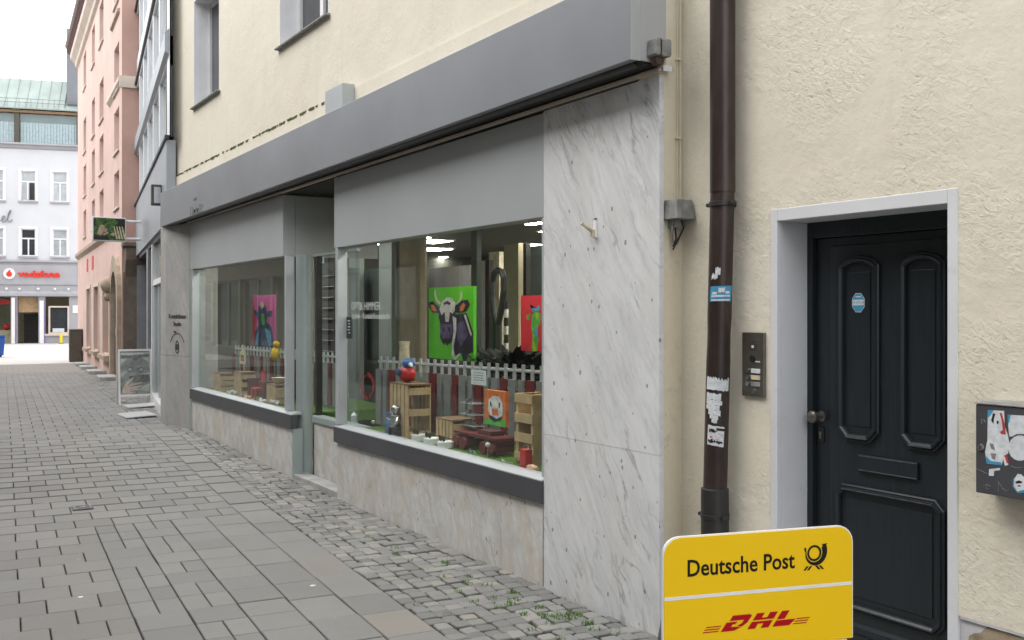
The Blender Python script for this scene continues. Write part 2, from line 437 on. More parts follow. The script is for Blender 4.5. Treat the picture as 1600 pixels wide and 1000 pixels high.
plain('sign_yellow', (0.83, 0.53, 0.004), 0.42, 0, 0.015, 1.5, 0, 60, 0.25)
plain('sign_red', (0.40, 0.0, 0.010), 0.5, 0, 0.03, 4.0, 0, 60, 0.2)
plain('sign_black', (0.008, 0.007, 0.006), 0.6, 0, 0.05, 4.0, 0, 60, 0.2)
plain('plinth_white', (0.56, 0.56, 0.57), 0.7, 0, 0.12, 7.0, 0.25, 26)
plain('old_render', (0.36, 0.29, 0.20), 0.9, 0, 0.25, 14.0, 0.5, 40)
plain('step_stone', (0.36, 0.36, 0.35), 0.7, 0, 0.14, 5.0, 0.25, 50)
plain('render_grey', (0.27, 0.275, 0.29), 0.8, 0, 0.08, 3.0)
plain('grey_panel', (0.30, 0.32, 0.345), 0.4, 0.15, 0.06, 0.7)
plain('pale_panel', (0.70, 0.73, 0.76), 0.4, 0.05, 0.06, 0.8)
plain('pink_plaster', (0.66, 0.475, 0.42), 0.9, 0, 0.07, 0.8, 0.15, 30)
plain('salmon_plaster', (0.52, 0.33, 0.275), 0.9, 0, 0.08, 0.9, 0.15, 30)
plain('cream_trim', (0.66, 0.575, 0.49), 0.85, 0, 0.08, 2.0)
plain('brown_stone', (0.19, 0.15, 0.12), 0.85, 0, 0.2, 3.0, 0.3, 30)
plain('sandstone', (0.42, 0.34, 0.26), 0.85, 0, 0.15, 4.0)
plain('roof_tile', (0.24, 0.20, 0.18), 0.8, 0, 0.2, 3.0)
plain('dark_red', (0.11, 0.03, 0.028), 0.6, 0, 0.15, 5.0)
plain('far_white', (0.60, 0.61, 0.63), 0.85, 0, 0.03, 0.6)
plain('far_grey', (0.36, 0.36, 0.38), 0.7, 0, 0.05, 1.0)
plain('copper_green', (0.29, 0.345, 0.32), 0.6, 0.1, 0.08, 1.2)
plain('tower_grey', (0.20, 0.21, 0.23), 0.7, 0, 0.08, 1.0)
plain('vodafone_red', (0.72, 0.035, 0.02), 0.4, 0, 0.03, 4.0)
plain('violet', (0.26, 0.12, 0.52), 0.5, 0, 0.05, 3.0)
plain('bin_blue', (0.02, 0.10, 0.42), 0.4, 0, 0.06, 4.0)
plain('bollard_yellow', (0.72, 0.58, 0.01), 0.5, 0, 0.05, 4.0)
plain('cabinet_brown', (0.075, 0.068, 0.05), 0.6, 0, 0.12, 5.0)
plain('curtain_blue', (0.52, 0.53, 0.62), 0.8, 0, 0.12, 9.0)
plain('room_wall', (0.125, 0.13, 0.115), 0.85, 0, 0.05, 2.0)
plain('room_green', (0.085, 0.11, 0.098), 0.8, 0, 0.08, 2.0)
plain('room_floor', (0.10, 0.09, 0.075), 0.6, 0, 0.1, 3.0)
plain('room_dark', (0.035, 0.034, 0.032), 0.7, 0, 0.2, 4.0)
plain('beige_curtain', (0.40, 0.35, 0.25), 0.9, 0, 0.08, 5.0)
plain('wood', (0.48, 0.335, 0.18), 0.65, 0, 0.16, 9.0, 0.15, 40)
plain('wood_dark', (0.22, 0.13, 0.065), 0.65, 0, 0.2, 9.0)
plain('slat_red', (0.13, 0.014, 0.016), 0.6, 0, 0.15, 6.0)
plain('slat_grey', (0.20, 0.205, 0.20), 0.6, 0, 0.12, 6.0)
plain('toy_red', (0.50, 0.015, 0.015), 0.4, 0, 0.1, 6.0)
plain('toy_blue', (0.02, 0.10, 0.33), 0.4, 0, 0.1, 6.0)
plain('toy_yellow', (0.62, 0.42, 0.03), 0.5, 0, 0.12, 6.0)
plain('canvas_green', (0.10, 0.52, 0.012), 0.5, 0, 0.08, 3.0)
plain('canvas_red', (0.66, 0.03, 0.045), 0.5, 0, 0.1, 3.0)
plain('canvas_pink', (0.60, 0.13, 0.36), 0.5, 0, 0.1, 3.0)
plain('ink_violet', (0.018, 0.014, 0.035), 0.5, 0, 0.5, 12.0)
plain('ink_purple', (0.12, 0.085, 0.20), 0.5, 0, 0.4, 12.0)
plain('ink_white', (0.66, 0.64, 0.62), 0.5, 0, 0.2, 16.0)
plain('ink_orange', (0.62, 0.17, 0.05), 0.5, 0, 0.2, 14.0)
plain('ink_peach', (0.66, 0.36, 0.24), 0.5, 0, 0.15, 14.0)
plain('ink_cream', (0.62, 0.54, 0.38), 0.5, 0, 0.2, 14.0)
plain('ink_green', (0.10, 0.42, 0.06), 0.5, 0, 0.2, 14.0)
plain('ink_lime', (0.42, 0.55, 0.04), 0.5, 0, 0.2, 14.0)
plain('ink_navy', (0.03, 0.06, 0.15), 0.5, 0, 0.4, 14.0)
plain('ink_sky', (0.10, 0.34, 0.52), 0.5, 0, 0.25, 14.0)
plain('leaf_dark', (0.008, 0.012, 0.008), 0.95, 0, 0.3, 9.0)
plain('skin', (0.50, 0.345, 0.25), 0.6, 0, 0.15, 9.0)
plain('poster_grey', (0.25, 0.27, 0.25), 0.4, 0, 0.35, 5.0)
plain('poster_green', (0.38, 0.44, 0.385), 0.4, 0, 0.25, 7.0)
plain('poster_dark', (0.16, 0.168, 0.165), 0.4, 0, 0.35, 9.0)
plain('poster_light', (0.52, 0.53, 0.51), 0.4, 0, 0.2, 9.0)
plain('poster_skin', (0.50, 0.42, 0.35), 0.5, 0, 0.15, 9.0)
plain('food_green', (0.07, 0.15, 0.025), 0.5, 0, 0.6, 18.0)
plain('food_dark', (0.018, 0.02, 0.012), 0.5, 0, 0.5, 14.0)
plain('etched', (0.62, 0.66, 0.66), 0.6, 0, 0.03, 6.0)
plain('blade', (0.10, 0.22, 0.025), 0.6, 0, 0.35, 30.0)
t = NT('turf')
tg = t.ramp(t.noise(90, 5, 0.7), [(0.3, (0.03, 0.085, 0.008)), (0.7, (0.12, 0.24, 0.03))])
t.fin(tg, 0.9, 0, t.bump(t.noise(220, 3), 0.9, 0.01), 0.2)
def emit(name, col, s):
    t = NT(name); t.b.inputs['Emission Color'].default_value = (*col, 1); t.b.inputs['Emission Strength'].default_value = s
    return t.fin(col, 0.5)
emit('lamp_light', (1.0, 0.94, 0.82), 30.0)
emit('lamp_warm', (1.0, 0.62, 0.28), 7.0)
emit('screen_glow', (0.62, 0.60, 0.95), 1.2)
# panes one looks through
def glass(name, tint):
    t = NT(name)
    tr = t.n.new('ShaderNodeBsdfTransparent'); tr.inputs[0].default_value = (*tint, 1)
    gl = t.n.new('ShaderNodeBsdfGlossy'); gl.inputs['Roughness'].default_value = 0.004; gl.inputs[0].default_value = (0.92, 0.97, 0.95, 1)
    fr = t.n.new('ShaderNodeFresnel'); gm = t.n.new('ShaderNodeNewGeometry')      # the same share of reflection on both faces of the sheet
    t.l.new(t.math('ADD', 1.52, t.math('MULTIPLY', gm.outputs['Backfacing'], 1/1.52 - 1.52)), fr.inputs['IOR'])
    mx = t.n.new('ShaderNodeMixShader')
    t.l.new(fr.outputs[0], mx.inputs[0]); t.l.new(tr.outputs[0], mx.inputs[1]); t.l.new(gl.outputs[0], mx.inputs[2])
    t.l.new(mx.outputs[0], t.out.inputs['Surface'])
    t.n.remove(t.b)
glass('clear_glass', (0.90, 0.955, 0.935))
def film(name, col, share):
    t = NT(name); tr = t.n.new('ShaderNodeBsdfTransparent'); mx = t.n.new('ShaderNodeMixShader'); mx.inputs[0].default_value = share
    t.fin(col, 0.5); t.l.new(tr.outputs[0], mx.inputs[1]); t.l.new(t.b.outputs[0], mx.inputs[2]); t.l.new(mx.outputs[0], t.out.inputs['Surface'])
film('red_film', (0.36, 0.03, 0.03), 0.45)
film('rain_film', (0.30, 0.25, 0.17), 0.28)
film('white_film', (0.70, 0.74, 0.74), 0.5)
# panes with a dim room behind
plain('dim_pane', (0.045, 0.05, 0.055), 0.06, 0, 0.15, 1.5, 0, 60, 0.6)
plain('pale_pane', (0.42, 0.45, 0.47), 0.12, 0, 0.12, 3.0, 0, 60, 0.6)
plain('shirt_grey_blue', (0.26, 0.29, 0.34), 0.85, 0, 0.1, 9.0)
plain('trousers_dark', (0.025, 0.025, 0.03), 0.85, 0, 0.1, 9.0)
plain('hair_dark', (0.03, 0.02, 0.015), 0.8, 0, 0.2, 20.0)

# ------------------------------------------------------------------ ground
g = MB(); g.quad((-300,-300,-0.09),(300,-300,-0.09),(300,300,-0.09),(-300,300,-0.09))
tag(g.build('ground', 'asphalt_base'), kind='structure')

PAVE = Frame((2.50, 4.72), 4.38)
def bnd(a):
    return 0.29*round((0.40*sstep(8.5, 13.5, a) - 0.32*sstep(18, 27, a))/0.29)
def facade_x(y):
    if y < 4.17: return 3.64
    if y < 14.4: return 3.475
    if y < 15.15: return 3.475 - 0.17*(y-14.4)/0.75
    if y < 25.2: return 3.35 + 0.147*(y-15.15)
    return 4.49 + 0.0752*(y-25.2)
bed = MB()
ys = [-5 + 0.5*i for i in range(85)]
for y0, y1 in zip(ys[:-1], ys[1:]):
    bed.quad((-6,y0,gz(y0)-0.03),(9,y0,gz(y0)-0.03),(9,y1,gz(y1)-0.03),(-6,y1,gz(y1)-0.03))
street = tag(bed.build('street_paving', 'joint_bed'), kind='structure')
far = MB()
for i in range(12):
    y0 = 31.0 + 0.5*i; y1 = y0 + 0.5
    far.quad((-6,y0,gz(y0)-0.004),(9,y0,gz(y0)-0.004),(9,y1,gz(y1)-0.004),(-6,y1,gz(y1)-0.004))
tag(far.build('street_far_end', 'far_paving'), kind='structure')
pz = MB(); pz.box(-40, 60, 37.0, 90, -0.05, 0.012)
tag(pz.build('plaza', 'plaza_stone'), kind='structure')

def slab(L, W, ch, T=0.05, jit=0.0, dome=0.0, rr=R):
    a, b = L/2, W/2
    co = [(-a+rr.uniform(-jit,jit), -b+rr.uniform(-jit,jit)), (a+rr.uniform(-jit,jit), -b+rr.uniform(-jit,jit)), (a+rr.uniform(-jit,jit), b+rr.uniform(-jit,jit)), (-a+rr.uniform(-jit,jit), b+rr.uniform(-jit,jit))]
    if jit:                                  # eight-cornered, worn
        q = []
        for i in range(4):
            p, n_ = co[i], co[(i+1) % 4]
            q.append((p[0]*0.88+n_[0]*0.12, p[1]*0.88+n_[1]*0.12)); q.append((p[0]*0.12+n_[0]*0.88, p[1]*0.12+n_[1]*0.88))
            q[-2] = (q[-2][0]*1.02, q[-2][1]*1.02); q[-1] = (q[-1][0]*1.02, q[-1][1]*1.02)
        co = q
    n = len(co); m = MB()
    ins = [(x*(1-ch/a), y*(1-ch/b)) for x, y in co]
    vs_ = [(x,y,-T) for x,y in co] + [(x,y,-ch*0.9) for x,y in co] + [(x,y,rr.uniform(-0.3,0.3)*dome) for x,y in ins]
    fs = [(i,(i+1)%n,(i+1)%n+n,i+n) for i in range(n)] + [(i+n,(i+1)%n+n,(i+1)%n+2*n,i+2*n) for i in range(n)]
    if dome:
        vs_.append((0,0,dome)); fs += [(i+2*n,(i+1)%n+2*n,3*n) for i in range(n)]
    else: fs.append(tuple(range(2*n, 3*n)))
    return vs_, fs
def lay(kind, items, parent, stuff_name, stuff_label):
    """items: (x, y, z, rotz, tilt, key, variants) ; the 300 that show largest are objects, the rest one part"""
    shared = {}
    vis = []
    for it in items:
        x, y, z = it[0:3]; p = proj(x, y, z)
        ok = p is not None and -30 < p[0] < 1640 and p[1] < 1040 and not (p[0] > 1000 and p[1] > 900)
        w = x*ST + y*CT
        vis.append(it[8]/(w*w*w) if ok else 0.0)
    order = sorted(range(len(items)), key=lambda i: -vis[i])
    single = set(i for i in order[:300] if vis[i] > 0)
    rest = MB()
    for i, (x, y, z, rz, tl, key, mat, vf, area) in enumerate(items):
        M = Matrix.Translation((x, y, z)) @ Matrix.Rotation(rz, 4, 'Z') @ Matrix.Rotation(tl[0], 4, 'X') @ Matrix.Rotation(tl[1], 4, 'Y')
        if i in single:
            if (key, mat) not in shared:
                mm = MB(); mm.add(*vf); shared[(key, mat)] = mm.mesh(kind, mat)
            o = bpy.data.objects.new(kind, shared[(key, mat)]); COL.objects.link(o); o.parent = parent; o.matrix_local = M
        else:
            rest.use(mat); rest.add([M @ Vector(v) for v in vf[0]], vf[1])
    r = rest.build(stuff_name, None, parent); tag(r, stuff_label, kind='stuff')

items = []
hd = PAVE.rot                                  # local x along the street
GAPL, GAPT = 0.008, 0.005
def put(a, b, L, W, mat, key, vf):
    x, y, _ = PAVE.world(a, b)
    if y < -4: return
    items.append((x, y, gz(y) + R.gauss(0, 0.0013), hd + R.gauss(0, 0.004), (R.gauss(0, 0.004), R.gauss(0, 0.004)), key, mat, vf, L*W))
full = slab(0.30-GAPT, 0.29-GAPL, 0.004); half = slab(0.30-GAPT, 0.147-GAPL, 0.004)
longs = [slab(l-GAPT, 0.29-GAPL, 0.004) for l in (0.38, 0.45, 0.55)]
NEAR = 13                                     # rows up to here are laid with through joints beside the setts
# border courses of long slabs beside the setts, running along the street
for c in range(2):
    a = -8.0 + R.uniform(0, 0.4)
    while a < 26.5:
        k = R.choice((0, 0, 1, 2)); L = (0.38, 0.45, 0.55)[k]; bc = 0.145 + 0.29*c
        if bc > bnd(a + L/2) and (c == 0 or a + L < 0.30*NEAR):
            put(a + L/2, bc, L, 0.29, 'paver_tan' if (c == 0 and -0.6 < a < 2.2 and R.random() < 0.7) else 'paver_strip', 'long%d' % k, longs[k])
        a += L
# near end: a course of full and four of narrow slabs in line with the rows
for i in range(-28, NEAR):
    a = 0.30*i + 0.15
    put(a, 0.58 + 0.145, 0.30, 0.29, 'paver_strip', 'full', full)
    for c in range(4):
        if c % 2 == 0 and R.random() < 0.35:
            put(a, 0.87 + 0.147*(c+1), 0.30, 0.29, 'paver_strip', 'full', full)
        elif c % 2 == 0:
            for q in (0, 1): put(a, 0.87 + 0.0735 + 0.147*(c+q), 0.30, 0.147, 'paver_strip', 'half', half)
# rows across the street in running bond; further up they reach the border course
for i in range(-28, 88):
    a = 0.30*i + 0.15; far_row = i >= NEAR; st_b = 0.29 if far_row else 1.458
    lo = st_b; j = 0
    if i % 2:
        if lo + 0.0735 > bnd(a): put(a, lo + 0.0735, 0.30, 0.147, 'paver_strip' if far_row else 'paver', 'half', half)
        lo += 0.147
    while lo < 5.5:
        if lo + 0.145 > bnd(a): put(a, lo + 0.145, 0.30, 0.29, 'paver_strip' if lo < 1.0 else 'paver', 'full', full)
        lo += 0.29
lay('paver', items, street, 'far_pavers', 'grey rectangular pavers further up the street')

# setts along the house fronts
cb = MB()
ya = [-4 + 0.4*i for i in range(86)]
for y0, y1 in zip(ya[:-1], ya[1:]):
    def row(y):
        a = y - 4.72; x, yy, _ = PAVE.world(a, bnd(a)); return x
    cb.quad((row(y0),y0,gz(y0)-0.016),(facade_x(y0)+0.3,y0,gz(y0)-0.016),(facade_x(y1)+0.3,y1,gz(y1)-0.016),(row(y1),y1,gz(y1)-0.016))
cob = tag(cb.build('cobble_strip', 'joint_bed'), kind='structure')
items = []
variants = [slab(R.uniform(0.094, 0.104), R.uniform(0.09, 0.108), 0.0055, 0.05, 0.006, 0.0012) for _ in range(14)]
a = -6.0; irow = 0
while a < 26.0:
    b = bnd(a) - 0.05 - R.uniform(0, 0.015); irow += 1
    wob = R.uniform(-0.01, 0.01)
    while True:
        bb = b + R.uniform(-0.004, 0.004)
        x, y, _ = PAVE.world(a + wob + 0.02*math.sin(b*7 + a*0.8) + R.uniform(-0.007, 0.007), bb)
        if x > facade_x(y) + 0.025: break
        k = R.randrange(14); vf = variants[k]
        items.append((x, y, gz(y) + R.gauss(-0.001, 0.0025), hd + R.gauss(0, 0.045), (R.gauss(0, 0.02), R.gauss(0, 0.02)), k, 'sett', vf, 0.01))
        b -= R.uniform(0.097, 0.112)
    a += 0.106
lay('cobblestone', items, cob, 'far_cobblestones', 'small grey granite setts further up the street')

# grass in the joints of the setts
def tuft(m, x, y, n, r, h):
    for _ in range(n):
        t = R.uniform(0, 6.283); d = r*math.sqrt(R.random()); px_, py_ = x + d*math.cos(t), y + d*math.sin(t)
        hh = h*R.uniform(0.5, 1.1); lean = R.uniform(0.2, 0.9)*hh; t2 = R.uniform(0, 6.283); w = R.uniform(0.0018, 0.0035); z = gz(py_) - 0.012
        dx, dy = math.cos(t2)*lean, math.sin(t2)*lean; sx, sy = -math.sin(t2)*w, math.cos(t2)*w
        m.add([(px_-sx,py_-sy,z),(px_+sx,py_+sy,z),(px_+dx*.45+sx*.7,py_+dy*.45+sy*.7,z+hh*.7),(px_+dx*.45-sx*.7,py_+dy*.45-sy*.7,z+hh*.7),(px_+dx,py_+dy,z+hh)],
              [(0,1,2,3),(3,2,4)])
def gpt(px, py):
    d = ray(px, py); w = -EYE/d[2]; return w*d[0], w*d[1]
big = MB(); x, y = gpt(884, 964)
tuft(big, x, y, 110, 0.08, 0.045); tuft(big, x-0.09, y+0.06, 40, 0.04, 0.035)
tag(big.build('grass_tuft', 'blade'), 'largest green grass tuft between the setts before the marble pillar', 'grass')
sp = MB()
for px, py, n in ((696,880,60),(616,856,26),(620,866,16),(732,900,26),(730,912,30),(800,926,50),(796,944,36),(806,936,20),(842,950,40),(848,962,46),(918,974,50),(905,962,30),(830,985,20),(874,1000,26),(770,935,20),(690,902,14),(650,945,14),(575,840,12),(640,875,14),(660,890,18),(760,915,20),(780,950,24),(860,975,24),(930,985,24),(960,990,16),(890,985,20),(820,960,24),(740,940,12),(716,925,14),(700,960,10)):
    x, y = gpt(px, py); tuft(sp, x, y, n, 0.035, 0.035)
for it in R.sample([i for i in items if 4 < i[1] < 9], 230):
    tuft(sp, it[0]+0.05, it[1]+0.05, 5, 0.025, 0.016)
tag(sp.build('joint_grass', 'blade'), 'sparse grass and moss sprouting from the sett joints', 'grass', kind='stuff')

# ------------------------------------------------------------------ the cream house with the shop
SH = thing('shop_house', 'cream plastered house with grey fascia, marble pillar and two wide shop windows', 'building', frame=MAIN)
def part(m, name, mat, parent, **k): return m.build(name, mat, parent, **k)
TOP = 12.5
wins = [(12.88, 14.19, 4.62, 6.08), (9.04, 10.49, 4.62, 6.08), (6.3, 7.7, 4.62, 6.08)]
wins += [(a, b, 7.6, 9.1) for a, b, _, _ in wins]
m = MB(); m.wall(4.185, 15.45, 3.76, TOP, 0.0, wins, 0.0)
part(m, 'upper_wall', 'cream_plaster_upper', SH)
m = MB(); m.box(4.185, 15.45, -0.2, 0.022, 3.3, 3.762)
part(m, 'wall_band', 'cream_plaster_upper', SH)
m = MB(); m.box(4.185, 4.35, -0.5, -0.006, 0.0, 3.3); m.box(4.187, 15.45, -8, -0.45, 3.3, TOP); m.box(4.187, 4.4, -0.46, -0.004, 3.77, TOP)
part(m, 'return_wall', 'cream_smooth', SH)
m = MB()                                       # moss on the little ledge
u = 9.1
while u < 15.4:
    l = R.uniform(0.03, 0.12)
    if R.random() < 0.8:
        m.box(u, u+l, 0.0, 0.022+R.uniform(0.002, 0.010), 3.758-R.uniform(0, 0.012), 3.766+R.uniform(0, 0.010))
    u += l*0.9
tag(part(m, 'ledge_moss', 'moss', SH), 'dark moss along the plaster ledge', kind='stuff')
for a, b, c, d in wins:
    w = MB(); D = 0.22
    w.box(a-0.002, a+0.012, -D, 0.004, c, d); w.box(b-0.012, b+0.002, -D, 0.004, c, d); w.box(a, b, -D, 0.003, d-0.012, d+0.003)
    wo_ = part(w, 'window', 'white_paint', SH)
    f_ = MB()
    for x0, x1, z0, z1 in ((a+.012, a+.075, c, d-.013), (b-.075, b-.012, c, d-.013), (a+.075, b-.075, c, c+.07), (a+.075, b-.075, d-.083, d-.013), ((a+b)/2-.045, (a+b)/2+.045, c+.07, d-.083)):
        f_.box(x0, x1, -D-.04, -D+.02, z0, z1)
    part(f_, 'frame', 'white_plastic', wo_)
    p_ = MB(); p_.box(a+.06, b-.06, -D-.02, -D-.012, c+.06, d-.07); part(p_, 'pane', 'dim_pane', wo_)
    cu_ = MB(); n = 26
    for i in range(n):
        uu = a+.06+(b-a-.12)*i/n
        cu_.box(uu, uu+(b-a-.12)/n*0.8, -D-.10-(i%2)*.015, -D-.09-(i%2)*.015, c+.06, d-.07)
    s_ = MB(); s_.prism([(-D, c+.004), (0.05, c-.028), (0.05, c-.042), (0.0, c-.045), (0.0, c-.03), (-D, c-.02)], a-.04, b+.04, 'x'); part(s_, 'sill', 'weathered_grey', wo_)
# marble pillar
m = MB(); m.box(4.17, 5.305, -0.03, 0.0, 0.979, 3.028); part(m, 'marble_slab', 'marble_white', SH)
m = MB(); m.box(4.1705, 5.305, -0.03, -0.001, -0.03, 0.9775); part(m, 'marble_slab', 'marble_white', SH)
m = MB(); m.box(4.177, 4.186, -0.034, -0.008, 0, 3.02); part(m, 'corner_trim', 'weathered_grey', SH)
# low wall under the near window
for a, b in ((5.335, 5.856), (5.859, 6.584), (6.587, 8.86)):
    m = MB(); m.box(a, b, -0.05, -0.012-R.uniform(0, 0.002), -0.03, 0.531); part(m, 'low_wall_slab', 'marble_low', SH, bevel=0.002)
m = MB(); m.box(8.78, 8.859, -0.28, -0.052, -0.03, 0.531); part(m, 'low_wall_slab', 'marble_low', SH)
for a, b in ((10.13, 12.3), (12.303, 14.35)):
    m = MB(); m.box(a, b, -0.05, -0.012, -0.03, 0.531); part(m, 'low_wall_slab', 'marble_low', SH, bevel=0.002)
# sills
for a, b in ((5.307, 8.885), (10.09, 14.36)):
    m = MB(); m.box(a, b, -0.06, 0.016, 0.532, 0.676); so = part(m, 'window_sill', 'sill_dark', SH, bevel=0.004)
    m = MB(); m.prism([(-0.11, 0.70), (-0.06, 0.70), (0.012, 0.682), (0.012, 0.677), (-0.11, 0.677)], a+.003, b-.003, 'x'); part(m, 'sill_strip', 'alu', so)
# bulkhead panels above the glass
m = MB(); m.box(5.307, 8.905, -0.14, 0.0, 2.356, 3.016); part(m, 'bulkhead_panel', 'panel_grey', SH, bevel=0.003)
m = MB(); m.box(10.387, 14.40, -0.14, 0.0, 2.352, 3.008); part(m, 'bulkhead_panel', 'panel_grey', SH, bevel=0.003)
m = MB(); m.box(10.389, 10.43, -1.1, -0.142, 2.352, 3.006); part(m, 'bulkhead_return', 'panel_grey', SH)
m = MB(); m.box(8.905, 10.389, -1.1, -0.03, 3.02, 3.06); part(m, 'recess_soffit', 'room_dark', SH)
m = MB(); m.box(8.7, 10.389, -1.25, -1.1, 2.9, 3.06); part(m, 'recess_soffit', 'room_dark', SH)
# light trim line and black gap under the fascia
m = MB()
m.prism([(4.16, 3.045), (15.0, 3.014), (15.0, 3.03), (4.16, 3.064)], -0.02, 0.012, 'y'); part(m, 'trim_strip', 'cream_trim', SH)
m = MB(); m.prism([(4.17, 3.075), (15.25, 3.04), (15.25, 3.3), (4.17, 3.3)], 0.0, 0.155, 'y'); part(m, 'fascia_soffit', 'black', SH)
m = MB(); m.tube([(4.19, 0.13, 3.088), (15.2, 0.13, 3.04)], 0.035, 10); part(m, 'awning_roller', 'dark_metal', SH, smooth=True)
# the fascia itself
m = MB(); m.prism([(4.15, 3.078), (15.33, 3.014), (15.33, 3.515), (4.15, 3.56)], 0.165, 0.21, 'y'); fas = part(m, 'fascia', 'fascia_grey', SH, bevel=0.004)
m = MB(); m.box(4.152, 4.19, -0.03, 0.163, 3.085, 3.555); part(m, 'end_plate', 'fascia_side', fas)
m = MB(); m.box(15.28, 15.326, -0.03, 0.163, 3.02, 3.51); part(m, 'end_plate', 'fascia_side', fas)
m = MB(); m.prism([(4.192, 3.50), (15.28, 3.455), (15.28, 3.51), (4.192, 3.553)], 0.0, 0.163, 'y'); part(m, 'top_sheet', 'fascia_side', fas)
m = MB(); m.box(4.148, 4.1495, 0.150, 0.212, 3.08, 3.558); part(m, 'edge_strip', 'alu', fas)
u0, z0 = MAIN.at(307, 325, 0.21)
m = MB(); text_mesh(m, 'HIMMER', 0.15, u0, z0-0.02, 0.2145, 0.005, bold=0.002, xs=1.25); text_mesh(m, 'OPTIK', 0.06, u0+.06, z0+0.12, 0.2145, 0.005, xs=1.1)
part(m, 'lettering', 'fascia_grey', fas)
u1, z1 = MAIN.at(508, 182, 0.14); u2, _ = MAIN.at(535, 176, 0.14)
m = MB(); m.box(u2, u1, 0.022, 0.14, 3.45, 3.79); part(m, 'vent_box', 'panel_grey', SH, bevel=0.004)
m = MB(); m.tube([(15.52, 0.05, 3.4), (15.52, 0.05, TOP)], 0.035, 8); part(m, 'joint_strip', 'dark_metal', SH)
# flashing at the fascia's near end
m = MB(); m.box(4.14, 4.19, -0.06, 0.0, 3.066, 3.076); m.box(4.137, 4.14, -0.06, 0.0, 3.045, 3.076); part(m, 'flashing', 'white_paint', SH)
# frames of the shop windows
def group(name, parent):
    o = bpy.data.objects.new(name, None); COL.objects.link(o); o.parent = parent; return o
wn2 = group('shop_window', SH)
for a, b in ((8.825, 8.885), (5.307, 5.335)): m = MB(); m.box(a, b, -0.10, -0.004, 0.70, 2.354); part(m, 'window_post', 'alu', wn2, bevel=0.003)
m = MB(); m.quad((5.335,-.095,.702),(8.825,-.095,.702),(8.825,-.095,2.37),(5.335,-.095,2.37)); part(m, 'pane', 'clear_glass', wn2)
wn1 = group('shop_window', SH)
for a, b in ((10.30, 10.345), (14.30, 14.335)): m = MB(); m.box(a, b, -0.10, -0.003, 0.70, 2.35); part(m, 'window_post', 'alu', wn1, bevel=0.003)
m = MB(); m.quad((10.345,-.095,.702),(14.30,-.095,.702),(14.30,-.095,2.37),(10.345,-.095,2.37)); part(m, 'pane', 'clear_glass', wn1)
m = MB(); m.box(10.10, 10.13, -0.12, -0.014, -0.03, 0.53); part(m, 'edge_post', 'alu_green', SH)
# window lettering
u0, z0 = MAIN.at(569, 479, -0.088); u9, z9 = MAIN.at(576, 494, -0.088)
m = MB(); text_mesh(m, 'OPTIK HIMMER', 0.105, u0-.02, z0, -0.0885, 0.001, xs=0.92); text_mesh(m, 'Brillen - Kontaktlinsenstudio', 0.075, u9-.03, z9, -0.0885, 0.001, xs=0.98)
part(m, 'lettering', 'white_film', wn2)
u0, z0 = MAIN.at(545, 512, -0.088)
m = MB(); m.box(u0-.06, u0+.06, -0.0895, -0.0885, z0-.10, z0+.10); st_ = part(m, 'opening_hours', 'black', wn2)
m = MB()
for k in range(5): m.box(u0-.035+.01*(k%2), u0+.035-.012*((k*2)%3), -0.0884, -0.0880, z0+.06-.028*k, z0+.068-.028*k)
part(m, 'print', 'etched', st_)
m = MB(); c0, cz = MAIN.at(574, 603, -0.088)                      # red ring sticker
for i in range(20):
    if i in (4, 14): continue
    t0, t1 = 2*math.pi*i/20, 2*math.pi*(i+1)/20
    r0, r1 = 0.085, 0.125 if i % 10 > 4 else 0.11
    m.add([(c0+r*math.cos(t)*1.35, -0.0885, cz+r*math.sin(t)) for r, t in ((r0,t0),(r1,t0),(r1,t1),(r0,t1))], [(0,1,2,3)])
part(m, 'ring_sticker', 'red_film', wn2)
# far pier
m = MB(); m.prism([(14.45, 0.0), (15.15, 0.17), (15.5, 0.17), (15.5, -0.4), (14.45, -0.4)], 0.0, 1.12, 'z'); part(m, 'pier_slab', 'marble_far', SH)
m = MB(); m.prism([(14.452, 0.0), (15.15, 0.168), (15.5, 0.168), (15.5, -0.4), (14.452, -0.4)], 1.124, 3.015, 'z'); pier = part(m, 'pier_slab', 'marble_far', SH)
m = MB(); m.box(14.34, 14.45, -0.14, -0.004, 0.0, 3.01); part(m, 'edge_post', 'alu_green', SH)
pdir = Vector((0.70, 0.17, 0)).normalized()
def on_pier(body, size, s, z, m, bold=0.0):
    t_ = MB(); text_mesh(t_, body, size, 0, z, 0.0, 0.002, bold=bold)
    nrm = Vector((-pdir.y, pdir.x, 0))
    m.add([(14.45+pdir.x*(s+v[0])+nrm.x*(0.004+v[1]), 0.0+pdir.y*(s+v[0])+nrm.y*(0.004+v[1]), v[2]) for v in t_.v], t_.f)
m = MB(); on_pier('Kontaktlinsen', 0.095, 0.36, 1.69, m, 0.001); on_pier('Studio', 0.095, 0.36, 1.58, m, 0.001)
def pier_pt(s, z, o=0.004): return (14.45+pdir.x*s-pdir.y*o, pdir.y*s+pdir.x*o, z)
arc = [(0.36+0.22*math.cos(t), 1.25+0.20*math.sin(t)) for t in [math.radians(20+14*i) for i in range(11)]]
m.tube([pier_pt(*p) for p in arc], 0.004, 5); m.tube([pier_pt(0.36+0.05*math.cos(t), 1.25+0.09*math.sin(t)) for t in [math.radians(20*i) for i in range(19)]], 0.005, 5)
m.tube([pier_pt(0.36+0.02*math.cos(t), 1.25+0.04*math.sin(t)) for t in [math.radians(30*i) for i in range(13)]], 0.006, 5)
m.tube([pier_pt(0.47, 1.47), pier_pt(0.40, 1.47)], 0.008, 5)
part(m, 'lettering', 'room_dark', pier)
